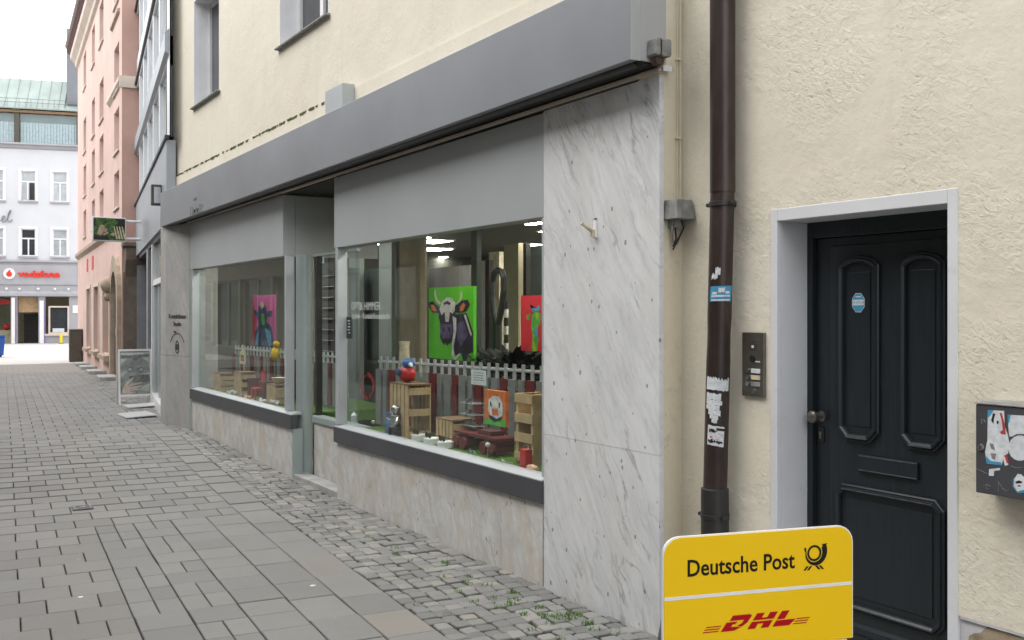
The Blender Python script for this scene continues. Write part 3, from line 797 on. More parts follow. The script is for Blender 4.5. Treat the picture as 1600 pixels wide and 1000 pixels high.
# recessed entrance: column, low wall, glazing
m = MB(); m.lathe([(0.092, -0.02), (0.092, 2.36)], (10.24, -0.19, 0), 24); part(m, 'column', 'alu_green', SH, smooth=True)
m = MB(); m.box(8.7, 9.98, -0.28, -0.20, -0.02, 0.60); part(m, 'recess_low_wall', 'marble_low', SH)
m = MB(); m.box(8.7, 9.99, -0.30, -0.18, 0.601, 0.675); part(m, 'recess_sill', 'alu_green', SH, bevel=0.01)
m = MB(); m.quad((8.9,-.24,.68),(9.95,-.24,.68),(9.95,-.24,2.335),(8.9,-.24,2.335)); part(m, 'recess_pane', 'clear_glass', SH)
m = MB(); m.box(9.93, 9.98, -0.27, -0.21, 0.68, 2.334); part(m, 'recess_post', 'dark_metal', SH)
m = MB(); m.box(8.9, 10.1, -0.26, -0.22, 2.335, 2.36); part(m, 'recess_head', 'alu_green', SH)
for a, b in ((8.88, 9.60), (9.605, 10.28)):
    m = MB(); m.box(a, b, -0.19, -0.02, -0.02, 0.045+gz(9.5)); part(m, 'entrance_slab', 'step_stone', SH, bevel=0.006)
# the room behind the glass
m = MB()
m.box(4.4, 15.4, -5.5, -5.4, 0.0, 3.0); m.box(4.36, 4.4, -5.5, -0.15, 0.0, 3.0); m.box(15.36, 15.4, -5.5, -0.42, 0.0, 3.0)
part(m, 'interior_wall', 'room_wall', SH)
for a, b, o_ in ((4.3, 8.88, -0.142), (8.88, 10.432, -1.102), (10.432, 15.45, -0.142)):
    m = MB(); m.box(a, b, -5.5, o_, 2.72, 2.80); part(m, 'interior_ceiling', 'room_wall', SH)
m = MB(); m.box(4.3, 15.45, -5.5, -0.32, 0.0, 0.10); part(m, 'interior_floor', 'room_floor', SH)
m = MB(); m.box(5.3, 8.78, -1.35, -0.1, 0.55, 0.665); part(m, 'display_turf', 'turf', SH)
m = MB(); m.box(10.35, 14.4, -1.35, -0.1, 0.55, 0.665); part(m, 'display_turf', 'turf', SH)
m = MB(); m.box(5.3, 8.78, -1.35, -1.30, 0.10, 0.548); m.box(10.45, 14.4, -1.35, -1.30, 0.1, 0.548); part(m, 'display_plinth', 'room_green', SH)
# lit ceiling lamps, then an added row over the displays
for px, py in ((600, 381), (838, 349), (812, 386), (690, 402), (420, 409), (435, 425), (515, 418), (345, 421), (408, 418), (510, 424), (660, 372)):
    d = ray(px, py); w = (2.70-EYE)/d[2]; X, Y = w*d[0], w*d[1]
    if X > 8.6: X = 8.4
    if X < 3.75: X = 3.8
    u, o = Y, 3.48 - X
    m = MB(); m.box(u-0.16, u+0.16, o-0.06, o+0.06, 2.70, 2.719); l_ = part(m, 'ceiling_light', 'white_plastic', SH)
    m = MB(); m.box(u-0.145, u+0.145, o-0.048, o+0.048, 2.694, 2.6995); part(m, 'diffuser', 'lamp_light', l_)
for u, o in ((7, -2.5), (7, -4.2), (12, -2.5), (12, -4.2), (9.6, -3.2), (13.5, -3.3), (5.6, -3.3)):
    m = MB(); m.box(u-0.3, u+0.3, o-0.3, o+0.3, 2.70, 2.719); l_ = part(m, 'ceiling_light', 'white_plastic', SH)
    m = MB(); m.box(u-0.27, u+0.27, o-0.27, o+0.27, 2.694, 2.6995); part(m, 'diffuser', 'lamp_light', l_)
for u in (5.7, 6.5, 7.3, 8.1, 10.9, 11.8, 12.7, 13.6):  # unseen lamps added behind the bulkheads to brighten the displays
    m = MB(); m.box(u-0.2, u+0.2, -0.58, -0.42, 2.70, 2.719); l_ = part(m, 'ceiling_light', 'white_plastic', SH)
    m = MB(); m.box(u-0.18, u+0.18, -0.56, -0.44, 2.694, 2.6995); part(m, 'diffuser', 'lamp_light', l_)
# fixed columns, partitions and curtains seen through the glass
def slabx(px0, px1, out, z0, z1, name, mat, th=0.06):
    u0_, _ = MAIN.at(px0, 488, out); u1_, _ = MAIN.at(px1, 488, out)
    mm = MB(); mm.box(u1_, u0_, out-th, out, z0, z1); return part(mm, name, mat, SH)
slabx(545, 562, -1.55, 0.1, 2.70, 'interior_post', 'alu_green')
slabx(562, 604, -1.75, 0.1, 2.32, 'interior_cabinet', 'room_green', 0.3)
slabx(592, 612, -1.5, 0.1, 2.70, 'interior_post', 'alu_green')
slabx(664, 738, -3.2, 0.1, 2.4, 'interior_cabinet', 'room_dark', 0.3)
slabx(736, 745, -2.1, 0.1, 2.70, 'interior_post', 'room_green')
slabx(748, 758, -2.3, 0.1, 2.35, 'interior_panel', 'white_paint')
slabx(758, 764, -2.25, 0.1, 2.35, 'interior_post', 'dark_metal')
slabx(764, 780, -2.4, 0.1, 2.45, 'interior_panel', 'ink_cream')
slabx(788, 810, -2.2, 0.1, 2.5, 'interior_panel', 'beige_curtain')
slabx(810, 822, -2.3, 0.1, 2.5, 'interior_post', 'room_dark')
slabx(822, 850, -2.6, 0.1, 2.5, 'interior_cabinet', 'room_green')
slabx(318, 330, -1.5, 0.1, 2.7, 'interior_post', 'room_wall')
slabx(338, 350, -1.6, 0.1, 2.7, 'interior_post', 'room_dark')
slabx(352, 380, -1.75, 0.1, 2.7, 'interior_panel', 'room_green')
slabx(380, 396, -1.6, 0.1, 2.7, 'interior_post', 'room_dark')
slabx(405, 445, -2.0, 0.1, 2.5, 'interior_panel', 'room_green')
slabx(494, 500, -1.4, 0.1, 2.6, 'interior_post', 'alu_green')
slabx(505, 516, -1.9, 0.1, 2.6, 'interior_cabinet', 'room_dark')
m = MB()
ua, _ = MAIN.at(612, 488, -1.65); ub, _ = MAIN.at(664, 488, -1.65)
for i in range(18):
    t0 = ua+(ub-ua)*i/18; t1 = ua+(ub-ua)*(i+1)/18
    m.prism([(t0, -1.65), ((t0+t1)/2, -1.60), (t1, -1.65), ((t0+t1)/2, -1.69)], 0.12, 2.62, 'z')
part(m, 'curtain', 'beige_curtain', SH)

# ------------------------------------------------------------------ the house with the door
DH = thing('door_house', 'rough cream plastered house wall with pale grey door surround, right of the shop', 'building', frame=DOORW)
DU0, DU1, DZ = 2.553, 3.483, 2.195
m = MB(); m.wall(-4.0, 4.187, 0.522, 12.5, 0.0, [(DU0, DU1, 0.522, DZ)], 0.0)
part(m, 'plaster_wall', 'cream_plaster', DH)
m = MB(); m.wall(-4.0, 4.187, -0.05, 0.522, -0.012, [(DU0, DU1, -0.05, 0.522)], 0.0); m.box(-4, 2.5, -0.02, -0.001, 0.512, 0.521); m.box(3.53, 4.187, -0.02, -0.001, 0.512, 0.521)
part(m, 'plinth', 'plinth_white', DH)
m = MB(); m.box(-4, 4.187, -6, -0.6, 3.2, 12.5); m.box(-4, 4.187, -0.62, -0.6, -0.05, 3.2); part(m, 'rear_wall', 'cream_smooth', DH)
# where the plinth paint has come off
def blob(m, pts, y0, y1): m.prism(pts, y0, y1, 'y')
m = MB(); 
pk = [DOORW.at(*p) for p in ((1511,1000),(1512,994),(1520,990),(1530,989),(1536,983),(1543,979),(1552,981),(1562,985),(1575,989),(1600,1000),(1620,1014),(1560,1040),(1520,1030))]
blob(m, pk, -0.014, -0.0095); part(m, 'bare_patch', 'old_render', DH)
D = -0.235
m = MB()
m.box(DU1, 3.525, -0.03, 0.004, -0.02, 2.255); m.box(2.506, DU0, -0.03, 0.004, -0.02, 2.255); m.box(DU0, DU1, -0.03, 0.0035, DZ, 2.2545)
m.box(DU1, DU1+0.02, D-0.05, -0.03, -0.02, DZ); m.box(DU0-0.02, DU0, D-0.05, -0.03, -0.02, DZ); m.box(DU0-0.02, DU1+0.02, D-0.05, -0.03, DZ, DZ+0.02)
part(m, 'door_surround', 'surround_grey', DH, bevel=0.003)
m = MB(); m.box(DU0, DU1, D-0.02, 0.10, -0.05, 0.145); part(m, 'doorstep', 'step_stone', DH, bevel=0.008)
m = MB(); m.box(3.448, DU1, D-0.05, D+0.03, 0.146, DZ); m.box(DU0, 2.60, D-0.05, D+0.03, 0.146, DZ); m.box(2.60, 3.448, D-0.05, D+0.03, 2.115, DZ)
part(m, 'door_frame', 'door_paint', DH, bevel=0.004)
m = MB(); m.box(2.602, 3.445, D-0.05, D, 0.155, 2.112); door = part(m, 'door', 'door_paint', DH)
m = MB(); m.box(2.605, 3.36, D+0.0005, D+0.014, 0.165, 2.075); part(m, 'door_face', 'door_paint', door, bevel=0.006)
FACE = D + 0.014
def ring(m, pts, prof):
    """moulding: profile [(inset, height)] swept round a closed outline"""
    n = len(pts); cx = sum(p[0] for p in pts)/n; cz = sum(p[1] for p in pts)/n
    area = sum(pts[i][0]*pts[(i+1) % n][1] - pts[(i+1) % n][0]*pts[i][1] for i in range(n))
    sgn = 1 if area > 0 else -1
    def off(i, d):
        p0, p1, p2 = Vector(pts[i-1]), Vector(pts[i]), Vector(pts[(i+1) % n])
        e0 = (p1-p0).normalized(); e1 = (p2-p1).normalized()
        n0 = Vector((-e0.y, e0.x))*sgn; n1 = Vector((-e1.y, e1.x))*sgn
        b = (n0+n1).normalized(); return p1 + b*(d/max(0.35, b.dot(n0)))
    vs_ = []
    for d, h in prof:
        for i in range(n):
            q = off(i, d); vs_.append((q.x, FACE+h, q.y))
    fs = [(j*n+i, j*n+(i+1) % n, (j+1)*n+(i+1) % n, (j+1)*n+i) for j in range(len(prof)-1) for i in range(n)]
    m.add(vs_, fs)
PROF = [(0, 0), (0.0, 0.012), (0.006, 0.018), (0.012, 0.016), (0.016, 0.024), (0.024, 0.026), (0.032, 0.018), (0.036, 0.006), (0.036, 0.001)]
def arch_panel(u0, u1, z0, zs, zt, c):
    pts = [(u0, z0+c), (u0+c, z0), (u1-c, z0), (u1, z0+c), (u1, zs)]
    for i in range(1, 8):
        t = i/8; x = u1 + (u0-u1)*t; pts.append((x, zs + (zt-zs)*math.sin(math.pi*t)**0.7))
    pts.append((u0, zs)); return pts
for u0, u1 in ((3.056, 3.298), (2.712, 2.947)):
    m = MB(); ring(m, arch_panel(u0, u1, 1.135, 1.972, 2.02, 0.055), PROF); part(m, 'panel_moulding', 'door_paint', door)
    m = MB(); m.box(u0+.055, u1-.055, FACE+.0005, FACE+.004, 1.21, 1.94); part(m, 'door_panel', 'door_paint', door, bevel=0.003)
m = MB(); c = 0.045
ring(m, [(2.715, 0.33+c), (2.715+c, 0.33), (3.316-c, 0.33), (3.316, 0.33+c), (3.316, 0.929-c), (3.316-c, 0.929), (2.715+c, 0.929), (2.715, 0.929-c)], PROF); part(m, 'panel_moulding', 'door_paint', door)
m = MB(); m.box(2.78, 3.25, FACE+.0005, FACE+.005, 0.40, 0.86); part(m, 'door_panel', 'door_paint', door, bevel=0.003)
m = MB(); m.prism([(FACE, 0.275), (FACE+.02, 0.262), (FACE+.026, 0.235), (FACE+.012, 0.225), (FACE, 0.225)], 2.64, 3.33, 'x'); m.box(2.62, 3.345, FACE+.0003, FACE+.012, 0.168, 0.224); part(m, 'kick_rail', 'door_paint', door)
m = MB(); m.box(2.848, 3.172, FACE+.0004, FACE+.016, 1.002, 1.079); slot = part(m, 'letter_slot', 'door_paint', door, bevel=0.003)
m = MB(); m.box(2.852, 3.168, FACE+.0165, FACE+.018, 1.006, 1.010); m.box(2.852, 3.168, FACE+.0165, FACE+.018, 1.072, 1.076); tag(part(m, 'worn_edge', 'door_wear', slot), kind='stuff')
m = MB()                                        # paint worn pale on the lower edges of the mouldings
for u0, u1 in ((3.056, 3.298), (2.712, 2.947)):
    m.box(u0+.058, u1-.058, FACE+.0262, FACE+.0275, 1.153, 1.158)
m.box(2.77, 3.26, FACE+.0262, FACE+.0275, 0.904, 0.908); m.box(2.77, 3.26, FACE+.0262, FACE+.0275, 0.350, 0.355)
tag(part(m, 'worn_edge', 'door_wear', door), kind='stuff')
rx = Matrix.Rotation(-math.pi/2, 3, 'X')
m = MB(); m.lathe([(0.026, 0), (0.026, 0.006), (0.012, 0.010), (0.012, 0.035), (0.024, 0.044), (0.031, 0.058), (0.029, 0.074), (0.016, 0.084), (0.001, 0.086)], (3.415, D, 1.236), 20, rx); part(m, 'door_knob', 'steel', door, smooth=True)
m = MB(); m.box(3.397, 3.433, D+.0004, D+.008, 1.105, 1.185); kp = part(m, 'lock_plate', 'dark_metal', door, bevel=0.003)
m = MB(); m.cyl((3.415, D+.008, 1.152), (3.415, D+.013, 1.152), 0.009, n=12); m.box(3.409, 3.421, D+.008, D+.012, 1.125, 1.15); part(m, 'lock_cylinder', 'steel', kp)
# octagonal sticker
cu_, cz_ = DOORW.at(1341, 473, FACE+.005)
def octa(r, sx=0.8): return [(cu_+r*sx*math.cos(math.radians(22.5+45*i)), cz_+r*math.sin(math.radians(22.5+45*i))) for i in range(8)]
m = MB(); m.use('paper'); m.prism(octa(0.049), FACE+.0042, FACE+.0048, 'y'); m.use('paper_blue'); m.prism(octa(0.046), FACE+.0048, FACE+.0052, 'y')
m.use('paper'); m.box(cu_-.033, cu_+.033, FACE+.0052, FACE+.0056, cz_-.012, cz_+.014); m.box(cu_-.015, cu_+.015, FACE+.0052, FACE+.0056, cz_+.026, cz_+.031)
m.use('ink_sky'); text_mesh(m, '24 HOUR', 0.017, cu_, cz_+.001, FACE+.0060, 0.0004); part(m, 'sticker', None, door)

# ------------------------------------------------------------------ downpipe
PO = 0.085; pu, _ = DOORW.at(1129, 400, PO); pu2, _ = DOORW.at(1117, 800, PO)
PP = thing('downpipe', 'dark brown rain pipe with torn stickers, between shop and door', 'downpipe', frame=DOORW)
def sst(z): return pu + (pu2-pu)*(1-max(0.0, min(1.0, (z-0.8)/1.55)))
zs_ = [0.0, 0.4, 0.72, 0.80, 0.9, 1.05, 1.2, 1.35, 1.5, 1.58, 1.63, 1.66, 1.72, 1.9, 2.1, 2.4]
m = MB(); m.tube([(sst(z), PO, z) for z in zs_ if z <= 2.4], [0.061 if not 1.5 < z < 1.7 else 0.0585 for z in zs_], 24); part(m, 'pipe', 'pipe_brown', PP, smooth=True)
m = MB(); m.tube([(pu, PO, 2.36), (pu, PO, 12.5)], 0.064, 24); part(m, 'pipe', 'pipe_brown', PP, smooth=True)
m = MB(); m.tube([(pu2, PO, -0.05), (pu2, PO, 0.845), (pu2, PO, 0.85)], [0.071, 0.071, 0.064], 24); part(m, 'standpipe', 'dark_metal', PP, smooth=True)
for u, z in ((pu, 2.30), (pu2, 0.705)):
    m = MB(); r = 0.074 if z < 1 else 0.070
    m.lathe([(r-.004, -.012), (r, -.010), (r, .010), (r-.004, .012)], (u, PO, z), 24); m.box(u-.012, u+.012, -0.012, PO, z-.01, z+.01)
    m.cyl((u-r-.012, PO-.01, z), (u-r-.012, PO+.03, z), 0.010, n=8); m.cyl((u+r+.012, PO-.01, z), (u+r+.012, PO+.03, z), 0.010, n=8); m.box(u-r-.02, u-r+.004, PO+.004, PO+.014, z-.01, z+.01); m.box(u+r-.004, u+r+.02, PO+.004, PO+.014, z-.01, z+.01)
    part(m, 'pipe_clamp', 'dark_metal', PP)
# stickers: px outline -> wrapped on the pipe
def wrap(m, pts, lift=0.0012):
    out = []
    for px, py in pts:
        u, z = DOORW.at(px, py, PO + 0.03); cx = sst(z); r = 0.0612 + lift if z < 2.36 else 0.0652
        # the pipe as seen from the street: turn the offset into an angle about the line of sight
        vx, vy = -(cx - 0.0), (PO - 3.65)        # towards the camera in local axes is (-cx, 3.65-PO)
        ang0 = math.atan2(3.65-PO, -cx)
        cpx = proj(3.65-PO, cx, z)[0]
        w = (3.65-PO)*ST + cx*CT; s_ = max(-0.97, min(0.97, (px-cpx)/FPX*w/r))
        a_ = ang0 - math.asin(s_)
        out.append((cx + r*math.cos(a_), PO + r*math.sin(a_), z))
    m.add(out, [tuple(range(len(out)))])
def wrap_rect(m, x0, x1, y0, y1, lift=0.0012, n=8, jag=0.0):
    for i in range(n):
        a = x0+(x1-x0)*i/n; b = x0+(x1-x0)*(i+1)/n
        wrap(m, [(a, y0+R.uniform(0,jag)), (b, y0+R.uniform(0,jag)), (b, y1-R.uniform(0,jag)), (a, y1-R.uniform(0,jag))], lift)
st = MB(); st.use('paper_blue'); wrap_rect(st, 1108, 1140, 447, 471); st.use('paper'); wrap_rect(st, 1110, 1138, 461, 464, 0.002); wrap_rect(st, 1118, 1128, 449, 458, 0.002, jag=2); wrap_rect(st, 1110, 1138, 467.5, 470, 0.002)
wrap_rect(st, 1111, 1117, 455, 459, 0.002, 3); wrap_rect(st, 1130, 1137, 456, 460, 0.002, 3)
part(st, 'sticker', None, PP)
st = MB(); st.use('paper')
wrap_rect(st, 1126, 1134, 416, 432, jag=5, n=6); wrap_rect(st, 1130, 1139, 425, 438, jag=5, n=6)
part(st, 'torn_paper', None, PP)
st = MB(); st.use('paper'); wrap_rect(st, 1105, 1138, 588, 611, 0.0012, 16, 7); wrap_rect(st, 1105, 1137, 600, 610, 0.0015, 6, 1); part(st, 'torn_paper', None, PP)
st = MB(); st.use('paper')
rows = [(1116,1138,614,624),(1113,1137,624,632),(1117,1137,632,640),(1116,1134,640,648),(1118,1131,648,654),(1119,1128,654,660)]
for a, b, c, d in rows: wrap_rect(st, a+R.uniform(-1,1), b+R.uniform(-1,1), c, d+2, 0.0013, 7, 2)
part(st, 'torn_paper', None, PP)
st = MB(); st.use('paper'); wrap_rect(st, 1108, 1133, 665, 697, 0.0012, 8, 1); st.use('black'); wrap_rect(st, 1108, 1120, 668, 672, 0.002, 4); wrap_rect(st, 1110, 1132, 686, 694, 0.002, 6, 4); wrap_rect(st, 1122, 1131, 670, 677, 0.002, 4, 3)
st.use('paper_red'); wrap(st, [(1110,678),(1116,676),(1126,686),(1118,687)], 0.0026); wrap(st, [(1118,673),(1121,672),(1130,684),(1127,685)], 0.0026); part(st, 'sticker', None, PP)

# ------------------------------------------------------------------ intercom
IC = thing('intercom', 'narrow brown steel doorbell panel on the plaster beside the door', 'intercom', frame=DOORW)
iu0, iz1 = DOORW.at(1159.5, 519, 0.018); iu1, iz0 = DOORW.at(1193, 621, 0.018)
m = MB(); m.box(iu1, iu0, 0.0, 0.018, iz0, iz1); part(m, 'plate', 'steel', IC, bevel=0.002)
uc = (iu0+iu1)/2
m = MB()
for r in range(5):
    for k in range(6): m.box(iu1+.045+k*.009, iu1+.050+k*.009, 0.018, 0.0185, iz1-.05-.010*r, iz1-.046-.010*r)
part(m, 'speaker_slots', 'black', IC)
m = MB(); m.cyl((uc, 0.018, iz1-.13), (uc, 0.024, iz1-.13), 0.016, n=16); part(m, 'camera_eye', 'black', IC)
m = MB(); m.box(uc-.008, uc+.008, .018, .0186, iz1-.078, iz1-.064); m.box(uc-.05, uc-.02, .018, .0186, iz1-.148, iz1-.142); part(m, 'sticker_rest', 'paper', IC)
for k, mt in enumerate(('paper', 'ink_cream', 'weathered_grey')):
    z = iz0 + .128 - .033*k
    m = MB(); m.box(uc-.052, uc+.008, .0181, .0225, z-.011, z+.011); part(m, 'name_plate', mt, IC, bevel=0.001)
    m = MB(); m.cyl((uc+.030, .018, z), (uc+.030, .026, z), 0.011, n=14); part(m, 'bell_button', 'chrome', IC)
m = MB(); m.cyl((uc-.01, .018, iz0+.025), (uc-.01, .022, iz0+.025), 0.014, n=16); part(m, 'lock', 'chrome', IC)

# ------------------------------------------------------------------ letter box on the right
LB = thing('letter_box', 'dark grey wall letter box covered in torn stickers, right of the door', 'mailbox', frame=DOORW)
OB = 0.11; bu, bz1 = DOORW.at(1524.5, 628, OB); _, bz0 = DOORW.at(1524.5, 769, OB)
m = MB(); m.box(bu-.42, bu, 0.0, OB-.012, bz0, bz1-.006); part(m, 'body', 'mailbox_grey', LB, bevel=0.004)
m = MB(); m.box(bu-.42, bu, OB-.0115, OB, bz0, bz1-.008); part(m, 'front_flap', 'mailbox_grey', LB, bevel=0.003)
m = MB(); m.prism([(0.0, bz1), (OB+.004, bz1-.006), (OB+.004, bz1-.0005-.006+.004), (0, bz1+.006)], bu-.422, bu+.002, 'x'); part(m, 'lid', 'weathered_grey', LB)
def LBp(*pts): return [DOORW.at(x, y, OB) for x, y in pts]
lu, lz = DOORW.at(1532.5, 699, OB)
m = MB(); m.cyl((lu, OB, lz), (lu, OB+.006, lz), 0.0145, 0.012, n=18); lk = part(m, 'lock', 'chrome', LB)
m = MB(); m.box(lu-.002, lu+.002, OB+.006, OB+.0065, lz-.006, lz+.006); part(m, 'key_slot', 'black', lk)
def zp(x, y): return (1500 + x/5.0, 600 + y/5.0)
m = MB(); m.use('paper')
def stick(mat, pts, lift): m.use(mat); m.prism(LBp(*[zp(*p) for p in pts]), OB+lift-.0004, OB+lift, 'y')
stick('paper', [(218,203),(345,210),(350,330),(372,390),(388,470),(375,545),(345,560),(325,635),(210,622),(196,530),(215,440)], .0008)
stick('paper_blue', [(218,203),(262,205),(240,245),(220,262)], .0012); stick('paper_blue', [(205,560),(240,600),(322,612),(325,635),(208,622)], .0012)
stick('paper_red', [(310,225),(328,228),(352,320),(358,395),(325,392),(312,375),(335,360),(328,290)], .0012)
stick('paper_red', [(350,560),(368,545),(382,615),(366,620)], .0012); stick('paper', [(330,555),(352,570),(380,630),(352,640)], .0010)
stick('black', [(258,228),(278,235),(268,262),(262,310),(244,285),(252,258)], .0012); stick('black', [(286,285),(304,290),(300,315),(290,310)], .0012)
stick('weathered_grey', [(232,462),(262,470),(275,520),(245,505)], .0012); stick('weathered_grey', [(240,540),(285,545),(272,595),(250,580)], .0012)
stick('paper', [(372,240),(440,244),(520,248),(520,390),(440,392),(412,408),(386,412),(378,330)], .0008)
stick('paper_blue', [(372,240),(398,242),(384,300),(376,310)], .0012)
stick('weathered_grey', [(380,395),(392,398),(388,412),(381,410)], .0012)
import_pts = [(470+92*math.cos(math.radians(a)), 500+100*math.sin(math.radians(a))) for a in range(0, 360, 20)]
stick('paper', import_pts, .0010)
stick('paper', [(228,665),(312,655),(314,672),(268,680),(264,718),(226,716)], .0008)
stick('paper_blue', [(415,740),(440,722),(520,730),(520,850),(450,852),(412,800)], .0008)
stick('paper', [(425,745),(450,702),(478,705),(500,725),(520,745),(520,820),(450,840),(424,800)], .0011)
stick('black', [(434,765),(460,752),(492,765),(480,775),(440,778)], .0014); stick('black', [(448,792),(475,790),(474,802),(452,800)], .0014)
part(m, 'stickers', None, LB)
m = MB()
for pts in (((180,790),(210,786),(240,800)),((212,780),(205,815),(222,820)),((300,760),(300,840)),((300,765),(325,800),(335,825)),((335,815),(360,835),(385,825)),((395,640),(440,655),(490,650)),((130,660),(180,685),(210,700)),((170,270),(172,310)),((185,275),(200,300))):
    q = LBp(*[zp(*p) for p in pts]); m.tube([(a, OB+.0006, b) for a, b in q], 0.0009, 4)
tag(part(m, 'scratches', 'weathered_grey', LB), kind='stuff')

# ------------------------------------------------------------------ small fittings
def wpt(px, py, X):
    d = ray(px, py); w = X/d[0]; return (X, w*d[1], EYE+w*d[2])
# old wall lamp on the return wall
x0, y0, z0 = wpt(1073, 325, 3.58)
WL = thing('wall_lamp', 'old grey hooded wall lamp with dangling cables, left of the downpipe', 'lamp', (x0, 4.183, z0))
m = MB()
def fr(zz, rx_, ry): return [(-rx_, -ry, zz), (rx_, -ry, zz), (rx_, 0.0, zz), (-rx_, 0.0, zz)]
prof = [(0.050, 0.050, 0.090), (0.047, 0.056, 0.10), (-0.038, 0.064, 0.115), (-0.056, 0.067, 0.120), (-0.058, 0.063, 0.115)]
vs_ = []; 
for zz, rx_, ry in prof: vs_ += fr(zz, rx_, ry)
fs = [(4*j+i, 4*j+(i+1) % 4, 4*j+4+(i+1) % 4, 4*j+4+i) for j in range(len(prof)-1) for i in range(4)] + [(3,2,1,0), tuple(range(4*len(prof)-4, 4*len(prof)))]
m.add(vs_, fs); part(m, 'hood', 'weathered_grey', WL, bevel=0.006)
for k, pts in enumerate((((-.01,-.05,-.058),(-.02,-.05,-.10),(-.015,-.05,-.16),(-.028,-.04,-.205)),((.012,-.06,-.058),(.03,-.06,-.10),(.004,-.055,-.15),(-.03,-.04,-.22)),((.03,-.05,-.058),(.052,-.05,-.085),(.02,-.05,-.13),(-.005,-.045,-.19)),((-.03,-.04,-.058),(-.035,-.04,-.12),(-.02,-.03,-.18)))):
    m = MB(); m.tube(pts, 0.0055, 6); part(m, 'cable', 'dark_metal' if k < 2 else 'weathered_grey', WL)
m = MB(); m.box(-.03,.015,-.06,-.0,-.10,-.058); part(m, 'socket', 'weathered_grey', WL)
# cable run above the lamp
cx, cy, cz = wpt(1078, 200, 3.625)
m = MB(); m.tube([(3.628, 4.172, z0+.055), (3.628, 4.172, 6.0)], 0.005, 6); m.tube([(3.610, 4.175, z0+.055), (3.610, 4.175, 6.0)], 0.004, 6)
for z in (2.70, 3.13, 3.6): m.box(3.60, 3.638, 4.166, 4.186, z-.005, z+.005)
tag(m.build('wall_cable', 'cream_smooth'), 'thin cream painted cable running up the corner above the wall lamp', 'cable')
# floodlight at the fascia's end
x0, y0, z0 = wpt(1030, 74, 3.42)
FL = thing('floodlight', 'small weathered grey light fitting at the near end of the fascia', 'lamp', (3.43, 4.150, z0))
m = MB()
for k, (a, b) in enumerate(((-.055, -.018), (-.012, .055))): m.prism([(a, -.040), (a+.008, -.048), (b-.006, -.048), (b, -.036), (b, .036), (b-.01, .046), (a+.006, .040)], -0.075, -0.004, 'y')
part(m, 'housing', 'weathered_grey', FL, bevel=0.004)
m = MB(); m.prism([(-.035,-.05),(.03,-.05),(.018,-.088),(-.02,-.088)], -0.05, -0.004, 'y'); part(m, 'socket', 'rust', FL)
m = MB(); m.box(-.016,-.013,-.074,-.006,-.04,.042); part(m, 'seam', 'black', FL)
# flag bracket on the marble
HU, HZ = MAIN.at(931, 357, 0.0)
HK = thing('wall_bracket', 'small white flag bracket screwed to the marble pillar', 'bracket', frame=MAIN)
m = MB(); m.box(HU-.016, HU+.010, 0.0, 0.014, HZ-.055, HZ+.045); part(m, 'plate', 'white_plastic', HK, bevel=0.002)
m = MB(); m.cyl((HU-.002, 0.012, HZ-.025), (HU+.012, 0.095, HZ+.030), 0.011, n=12); m.box(HU-.010, HU+.008, 0.0145, 0.035, HZ-.05, HZ-.008); part(m, 'socket_tube', 'ink_cream', HK)
m = MB(); m.box(HU-.012, HU+.006, 0.0, 0.010, HZ+.052, HZ+.060); part(m, 'screw', 'stain_dark', HK)

# ------------------------------------------------------------------ the yellow post sign
A_ = Vector((2.472, 2.051, 0)); B_ = Vector((1.861, 2.214, 0)); ee = (B_-A_).normalized(); WID = (B_-A_).length
SG = thing('post_sign', 'yellow post and parcel board standing in front of the door', 'sign', (A_.x, A_.y, 0), math.atan2(ee.y, ee.x))
ZT = 1.103; rc = 0.052
out = [(0, 0.76), (WID, 0.76)] + [(WID-rc+rc*math.cos(math.radians(t)), ZT-rc+rc*math.sin(math.radians(t))) for t in range(0, 91, 15)] + [(rc-rc*math.sin(math.radians(t)), ZT-rc+rc*math.cos(math.radians(t))) for t in range(0, 91, 15)]
m = MB(); m.prism(out, -0.012, -0.002, 'y'); part(m, 'board', 'white_plastic', SG)
ins = 0.0035
def shrink(p): return (min(max(p[0], 0), WID)*(1-2*ins/WID)+ins, 0.76 + (p[1]-0.76)*(1-ins/(ZT-0.76)))
m = MB(); m.prism([shrink(p) for p in out], -0.002, 0.0, 'y'); part(m, 'yellow_face', 'sign_yellow', SG)
zs0 = EYE - 449*2.86/1560; 
m = MB(); m.box(0.004, WID-.004, 0.0, 0.0008, zs0-.005, zs0+.005); part(m, 'white_stripe', 'white_plastic', SG)
m = MB(); m.box(0.02, WID-.02, -0.012, -0.003, 0.05, 0.757); m.box(0.035, WID-.035, -0.003, -0.001, 0.12, 0.752); part(m, 'lower_board', 'white_plastic', SG)
m = MB()
for u in (0.05, WID-.05): m.tube([(u, -0.02, 0.0), (u, -0.02, 1.0)], 0.012, 8); m.tube([(u, -0.42, 0.0), (u, -0.03, 1.0)], 0.012, 8)
part(m, 'stand', 'weathered_grey', SG)
class SGF:
    @staticmethod
    def at(px, py):
        d = ray(px, py); n_ = Vector((-ee.y, ee.x)); w = (A_.x*n_.x + A_.y*n_.y)/(d[0]*n_.x + d[1]*n_.y)
        q = Vector((w*d[0]-A_.x, w*d[1]-A_.y)); return (q.x*ee.x+q.y*ee.y, EYE+w*d[2])
def sz(x, y): return SGF.at(1000 + x/4.4444, 800 + y/4.4444)
tl_, tr_ = sz(330, 398), sz(1075, 345)
m = MB(); text_mesh(m, 'Deutsche Post', 0.068, (tl_[0]+tr_[0])/2, (tl_[1]+tr_[1])/2+.001, 0.0008, 0.0008, bold=0.0011, xs=0.80)
xs_ = [v[0] for v in m.v]; k_ = (tl_[0]-tr_[0])/(max(xs_)-min(xs_)); mid = (max(xs_)+min(xs_))/2
m.v = [((v[0]-mid)*k_ + (tl_[0]+tr_[0])/2, v[1], v[2]) for v in m.v]
